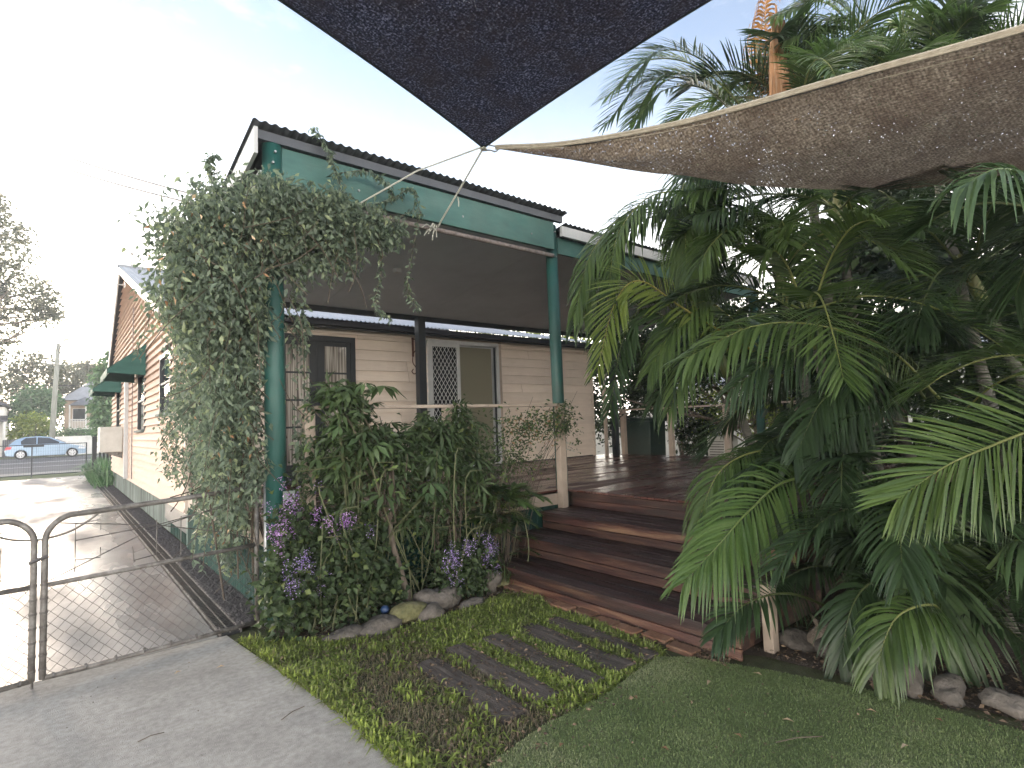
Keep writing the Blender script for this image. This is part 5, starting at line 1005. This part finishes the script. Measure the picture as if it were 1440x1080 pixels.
# car: side profile prism with rounded roof and inset glass
def car():
    t = thing('hatchback_car', 'light blue hatchback parked across the street', 'car'); x0, y0, z0 = -2.60, 48.3, .3; L_ = 4.2; W = 1.72
    lower = [(0.05, .28), (0, .55), (.06, .82), (.35, .90), (1.0, .93), (2.9, .93), (3.35, .86), (3.95, .72), (4.16, .58), (4.2, .40), (4.12, .22), (3.75, .19)]
    def arch(cx, r=.34): return [(cx+r*math.cos(a), .30+r*math.sin(a)) for a in np.linspace(-.25, math.pi+.25, 9)]
    poly = lower+arch(3.42)+[(3.0, .20), (1.2, .20)]+arch(.78)+[(.35, .22)]
    import bmesh
    bm = bmesh.new(); rows = []
    for yy, ins in ((0, .05), (.06, 0), (W-.06, 0), (W, .05)):
        rows.append([bm.verts.new((x0+2.1+(x-2.1)*(1-ins*.25), y0+yy, z0+.2+(z-.2)*(1-ins*.3))) for x, z in poly])
    n = len(poly)
    for a, b_ in zip(rows, rows[1:]):
        for i in range(n): bm.faces.new((a[i], a[(i+1) % n], b_[(i+1) % n], b_[i]))
    bm.faces.new(rows[0]); bm.faces.new(rows[-1][::-1]); bmesh.ops.triangulate(bm, faces=[f for f in bm.faces if len(f.verts) > 4]); me = bpy.data.meshes.new('body'); bm.to_mesh(me); bm.free(); link('body', me, M['carpaint'], t)
    cab = [(.12, .88), (.55, 1.30), (.95, 1.44), (1.7, 1.48), (2.25, 1.40), (3.15, .92)]
    top = lambda p: Vector((x0+p[0], 0, z0+p[1]))
    b = MB(); V = []
    for yy, k in ((.05, 0), (W-.05, 0)): V += [(x0+x, y0+yy+(0.16*(z-.9)/.58 if yy < .1 else -.16*(z-.9)/.58), z0+z) for x, z in cab]
    n = len(cab); b.add(V, [tuple(range(n)), tuple(range(n, 2*n))[::-1]]+[(i, i+n, (i+1) % n+n, (i+1) % n) for i in range(n)]).build('cabin', M['carpaint'], t)
    def sideglass(pts, nm='side_window'):
        V = [(x0+x, y0+.05+.16*(z-.9)/.58-.006, z0+z) for x, z in pts]; V += [(a, b2+.02, c) for a, b2, c in V]; n = len(pts)
        MB().add(V, [tuple(range(n)), tuple(range(n, 2*n))[::-1]]+[(i, i+n, (i+1) % n+n, (i+1) % n) for i in range(n)]).build(nm, M['darkglass'], t)
    sideglass([(.80, .96), (.78, 1.18), (1.02, 1.38), (1.55, 1.41), (1.55, .96)]); sideglass([(1.61, .96), (1.61, 1.41), (2.18, 1.35), (2.75, 1.04), (2.85, .96)])
    MB().prism([(x0+.13, y0+.25, z0+.95), (x0+.50, y0+.25, z0+1.28), (x0+.48, y0+.25, z0+1.30), (x0+.10, y0+.25, z0+.97)], (0, W-.5, 0)).build('rear_window', M['darkglass'], t)
    MB().prism([(x0+2.35, y0+.25, z0+1.365), (x0+3.05, y0+.25, z0+.99), (x0+3.07, y0+.25, z0+1.01), (x0+2.37, y0+.25, z0+1.385)], (0, W-.5, 0)).build('windscreen', M['darkglass'], t)
    for cx_ in (.78, 3.42):
        for yy in (.0, W-.2):
            wh = MB().tube([(x0+cx_, y0+yy, z0+.31), (x0+cx_, y0+yy+.2, z0+.31)], .31, 24).build('wheel', M['tyre'], t)
            b = MB().tube([(x0+cx_, y0+yy-.012, z0+.31), (x0+cx_, y0+yy+.01, z0+.31)], .21, 20).build('rim', M['rim'], wh); b = MB()
            for k in range(6): a = k*math.pi/3; b.box(*(lambda X, Z: (X-.025, X+.025, y0+yy-.02, y0+yy-.013, Z-.025, Z+.025))(x0+cx_+.13*math.cos(a), z0+.31+.13*math.sin(a)))
            b.build('rim_hole', M['tyre'], wh)
    MB().prism([(x0+.0, y0-.004, z0+.62), (x0+.30, y0-.004, z0+.68), (x0+.36, y0-.004, z0+.84), (x0+.08, y0-.004, z0+.84)], (0, .08, 0)).build('tail_light', M['red'], t)
    MB().prism([(x0+3.72, y0-.004, z0+.56), (x0+4.1, y0-.004, z0+.52), (x0+4.08, y0-.004, z0+.62), (x0+3.8, y0-.004, z0+.72)], (0, .1, 0)).build('headlight', M['clear'], t)
    bx('door_seam', M['tyre'], t, x0+1.575, x0+1.585, y0-.004, y0+.01, z0+.3, z0+.9); bx('door_seam', M['tyre'], t, x0+2.72, x0+2.73, y0-.004, y0+.01, z0+.3, z0+.9); bx('sill', M['tyre'], t, x0+1.15, x0+3.05, y0+.02, y0+.1, z0+.15, z0+.21)
    bx('door_handle', M['carpaint'], t, x0+1.38, x0+1.52, y0-.02, y0-.001, z0+.78, z0+.81); bx('mirror', M['carpaint'], t, x0+2.72, x0+2.86, y0-.14, y0+.05, z0+.93, z0+1.05, bevel=.02)
car()
bx('white_street_wall', M['whitewall'], None, -.0, 4.5, 55.6, 55.8, .25, 1.72, label='low white rendered wall behind the parked car', cat='wall')
t = thing('dark_fence', 'dark paling fence behind the rear of the parked car', 'fence')
for i in range(28): bx('paling', M['darkpaint'], t, -3.1+i*.11, -3.0+i*.11, 55.5, 55.53, .3, 1.6+.02*(i % 3))
t = thing('power_pole', 'weathered timber power pole with street lamp arm', 'power pole')
MB().tube([(-.33, 54, .25), (-.17, 54, 5), (-.03, 54, 8.75)], [.19, .16, .13], 12).build('pole', M['pole'], t, smooth=True)
MB().tube([(-.05, 54, 8.0), (.12, 53.6, 8.5), (.35, 53.2, 8.95)], .04, 6).build('lamp_arm', M['galv'], t); bx('lamp_head', M['galv'], t, .28, .75, 53.05, 53.3, 8.9, 9.02, bevel=.02)
MB().box(-.9, .75, 53.8, 53.9, 7.1, 7.2).build('cross_arm', M['pole'], t); MB().tube([(-3.2, 54, 6.7), (-.1, 54, 5.6), (2.8, 54, 5.5)], .02, 5).build('service_cable', M['black'], t)
# overhead wires
for dz, lb in ((0, 'upper of the two overhead cables crossing the sky at left'), (-.75, 'lower of the two overhead cables crossing the sky at left')):
    a = Vector((-14, 54, 33+dz)); b_ = Vector((4.2, 16.5, 7.9+dz*.3)); pts = []
    p1 = Vector((-3.6, 54, 24.5+dz*1.4)); 
    for f in np.linspace(0, 1, 20): p = p1.lerp(b_, f); p.z -= .35*4*f*(1-f); pts.append(p)
    pts = [p1+(p1-b_)*.6]+pts
    MB().tube(pts, .034, 5).build('overhead_cable', M['black'], label=lb, cat='cable')
MB().tube([(4.2, 16.5, 5.3), (4.2, 16.5, 8.0)], .03, 8).build('service_mast', M['galv'], label='steel service mast on the roof hidden behind the vine', cat='mast')
# far houses
t = thing('queenslander_house', 'tan timber house with grey hip roof and white balustrade across the street', 'house')
bx('wall', M['housefar'], t, .55, 6, 70.5, 78, .3, 5.3); bx('under_wall', M['darkpaint'], t, .9, 6, 70.2, 70.5, .3, 2.4)
MB().add([(.1, 69.8, 5.3), (6.5, 69.8, 5.3), (6.5, 78.5, 5.3), (.1, 78.5, 5.3), (2.6, 73, 7.4), (4.5, 73, 7.4)], [(0, 1, 5, 4), (1, 2, 5), (2, 3, 4, 5), (3, 0, 4), (0, 3, 2, 1)]).build('roof', M['roofsteel'], t)
MB().add([(.8, 68.4, 4.75), (3.4, 68.4, 4.75), (3.4, 70, 4.75), (.8, 70, 4.75), (2.1, 69.6, 5.6)], [(0, 1, 4), (1, 2, 4), (2, 3, 4), (3, 0, 4), (0, 3, 2, 1)]).build('verandah_roof', M['roofdark'], t)
for x in (.85, 2.1, 3.3): bx('verandah_post', M['whitewall'], t, x, x+.12, 68.5, 68.62, .3, 4.75)
bx('verandah_floor', M['whitewall'], t, .8, 3.45, 68.4, 70.2, 2.35, 2.5); bx('handrail', M['whitewall'], t, .97, 3.3, 68.5, 68.56, 3.3, 3.38)
for i in range(20): bx('baluster', M['whitewall'], t, 1.0+i*.12, 1.05+i*.12, 68.51, 68.55, 2.5, 3.3)
w_ = bx('window', M['whitewall'], t, 1.15, 2.2, 70.44, 70.499, 3.2, 4.5); bx('pane', M['darkglass'], w_, 1.2, 2.15, 70.42, 70.438, 3.25, 4.45)
t = thing('dark_roofed_house', 'house with dark roof and white verandah posts at the left photo edge', 'house')
bx('wall', M['whitewall'], t, -9, -3.25, 59, 66, .3, 4.2); MB().add([(-9.5, 58, 4.3), (-2.95, 58, 4.3), (-2.95, 66.5, 4.3), (-9.5, 66.5, 4.3), (-6, 62, 6)], [(0, 1, 4), (1, 2, 4), (2, 3, 4), (3, 0, 4), (0, 3, 2, 1)]).build('roof', M['darkpaint'], t)
MB().prism([(-9, 57.4, 3.0), (-3.0, 57.4, 3.0), (-3.0, 57.4, 3.12), (-9, 57.4, 3.12)], (0, 1.5, .4)).build('verandah_roof', M['darkpaint'], t)
for x in (-3.2, -3.9): bx('verandah_post', M['whitewall'], t, x, x+.14, 57.5, 57.64, .3, 3.1)
# far trees
tree('street_tree', 'tall open-crowned gum tree at the left photo edge', (-6.2, 62, .3), 22, [((-4.2, 62, 18), (2.4, 2, 2.6), 2), ((-6, 62, 14.5), (3, 2, 2.4), 1.6), ((-2.2, 62, 13.6), (2.2, 1.6, 2.0), 1.5), ((-5.5, 62, 21), (2, 2, 1.8), 1), ((-.9, 62, 12.2), (1.2, 1.2, .9), .4), ((-4.5, 62, 10.8), (2.4, 1.5, 1.4), .8)], 6500, .42, 'farleaf', .3, limbs=24, clump=60, spread=.14)
tree('street_tree', 'broad dull green tree behind the power pole', (-2, 72, .3), 9, [((-4.5, 72, 8.3), (2.6, 2, 2.4), 1.5), ((-1.6, 73, 8.0), (2.4, 2, 2.2), 1.5), ((.8, 76, 7.9), (1.6, 1.5, 1.7), 1), ((-2.5, 74, 4), (4, 1.5, 2.5), 1.5)], 6500, .45, 'farleaf', .3, clump=70, spread=.18)
tree('street_tree', 'reddish backlit tree above the far house roof', (3.2, 82, .3), 9, [((2.6, 82, 9.2), (1.6, 1.5, 1.3), 1), ((4.6, 82, 8.3), (2, 1.5, 1.8), 1)], 2200, .42, 'farleaf', .3, clump=40, spread=.2)
tree('round_tree', 'rounded fresh green tree behind the hatchback', (-1.2, 64, .3), 5, [((-1.3, 64, 4.7), (1.5, 1.3, 1.3), 1.4), ((-2.3, 63.5, 3.9), (1.0, 1.2, 1.1), .7), ((-.5, 64, 4.9), (.8, 1, 1.0), .6)], 4200, .32, 'fargreen', .2, clump=60, spread=.2)
tree('yellow_bush', 'bright yellow-green bush above the parked car', (-1.4, 58, .3), 3, [((-1.5, 58, 2.6), (1.1, .8, .95), 1.5), ((-2.3, 58.2, 1.9), (.6, .7, .8), .7), ((-.6, 58, 2.2), (.5, .7, .9), .6)], 3600, .24, 'farbright', .15, 'bush', clump=50, spread=.2)
tree('clipped_hedge', 'low green hedge on top of the white street wall', (2, 57, .3), 2.2, [((1.2, 57, 1.9), (1.6, .4, .45), 1), ((3.6, 57, 1.9), (1.6, .4, .45), 1)], 2200, .2, 'fargreen', .1, 'hedge', clump=40, spread=.2)
tree('leafy_tree', 'large-leaved tree beside the front corner of the pink house', (2.6, 44, .3), 6, [((2.45, 44, 4.6), (.8, .9, 1.3), 1.4), ((2.1, 44, 3.2), (.5, .8, .9), .9), ((2.9, 44, 6.2), (.9, .8, .8), .8), ((2.5, 44, 2.2), (.6, .8, 1.0), 1)], 3600, .33, 'fargreen', .12, clump=45, spread=.22)
# ============================================================ AIR
hz = MB().box(-90, 90, -12, 100, -1.1, 40).build('haze', None, kind='stuff')
hm, hN, hL, hp = nodes('thin_evening_haze'); hN.remove(hp); pv = hN.new('ShaderNodeVolumePrincipled'); pv.inputs['Color'].default_value = (.9, .93, 1, 1); pv.inputs['Density'].default_value = .0018; pv.inputs['Anisotropy'].default_value = .3
hL.new(pv.outputs[0], hN['Material Output'].inputs['Volume']); hz.data.materials.append(hm)
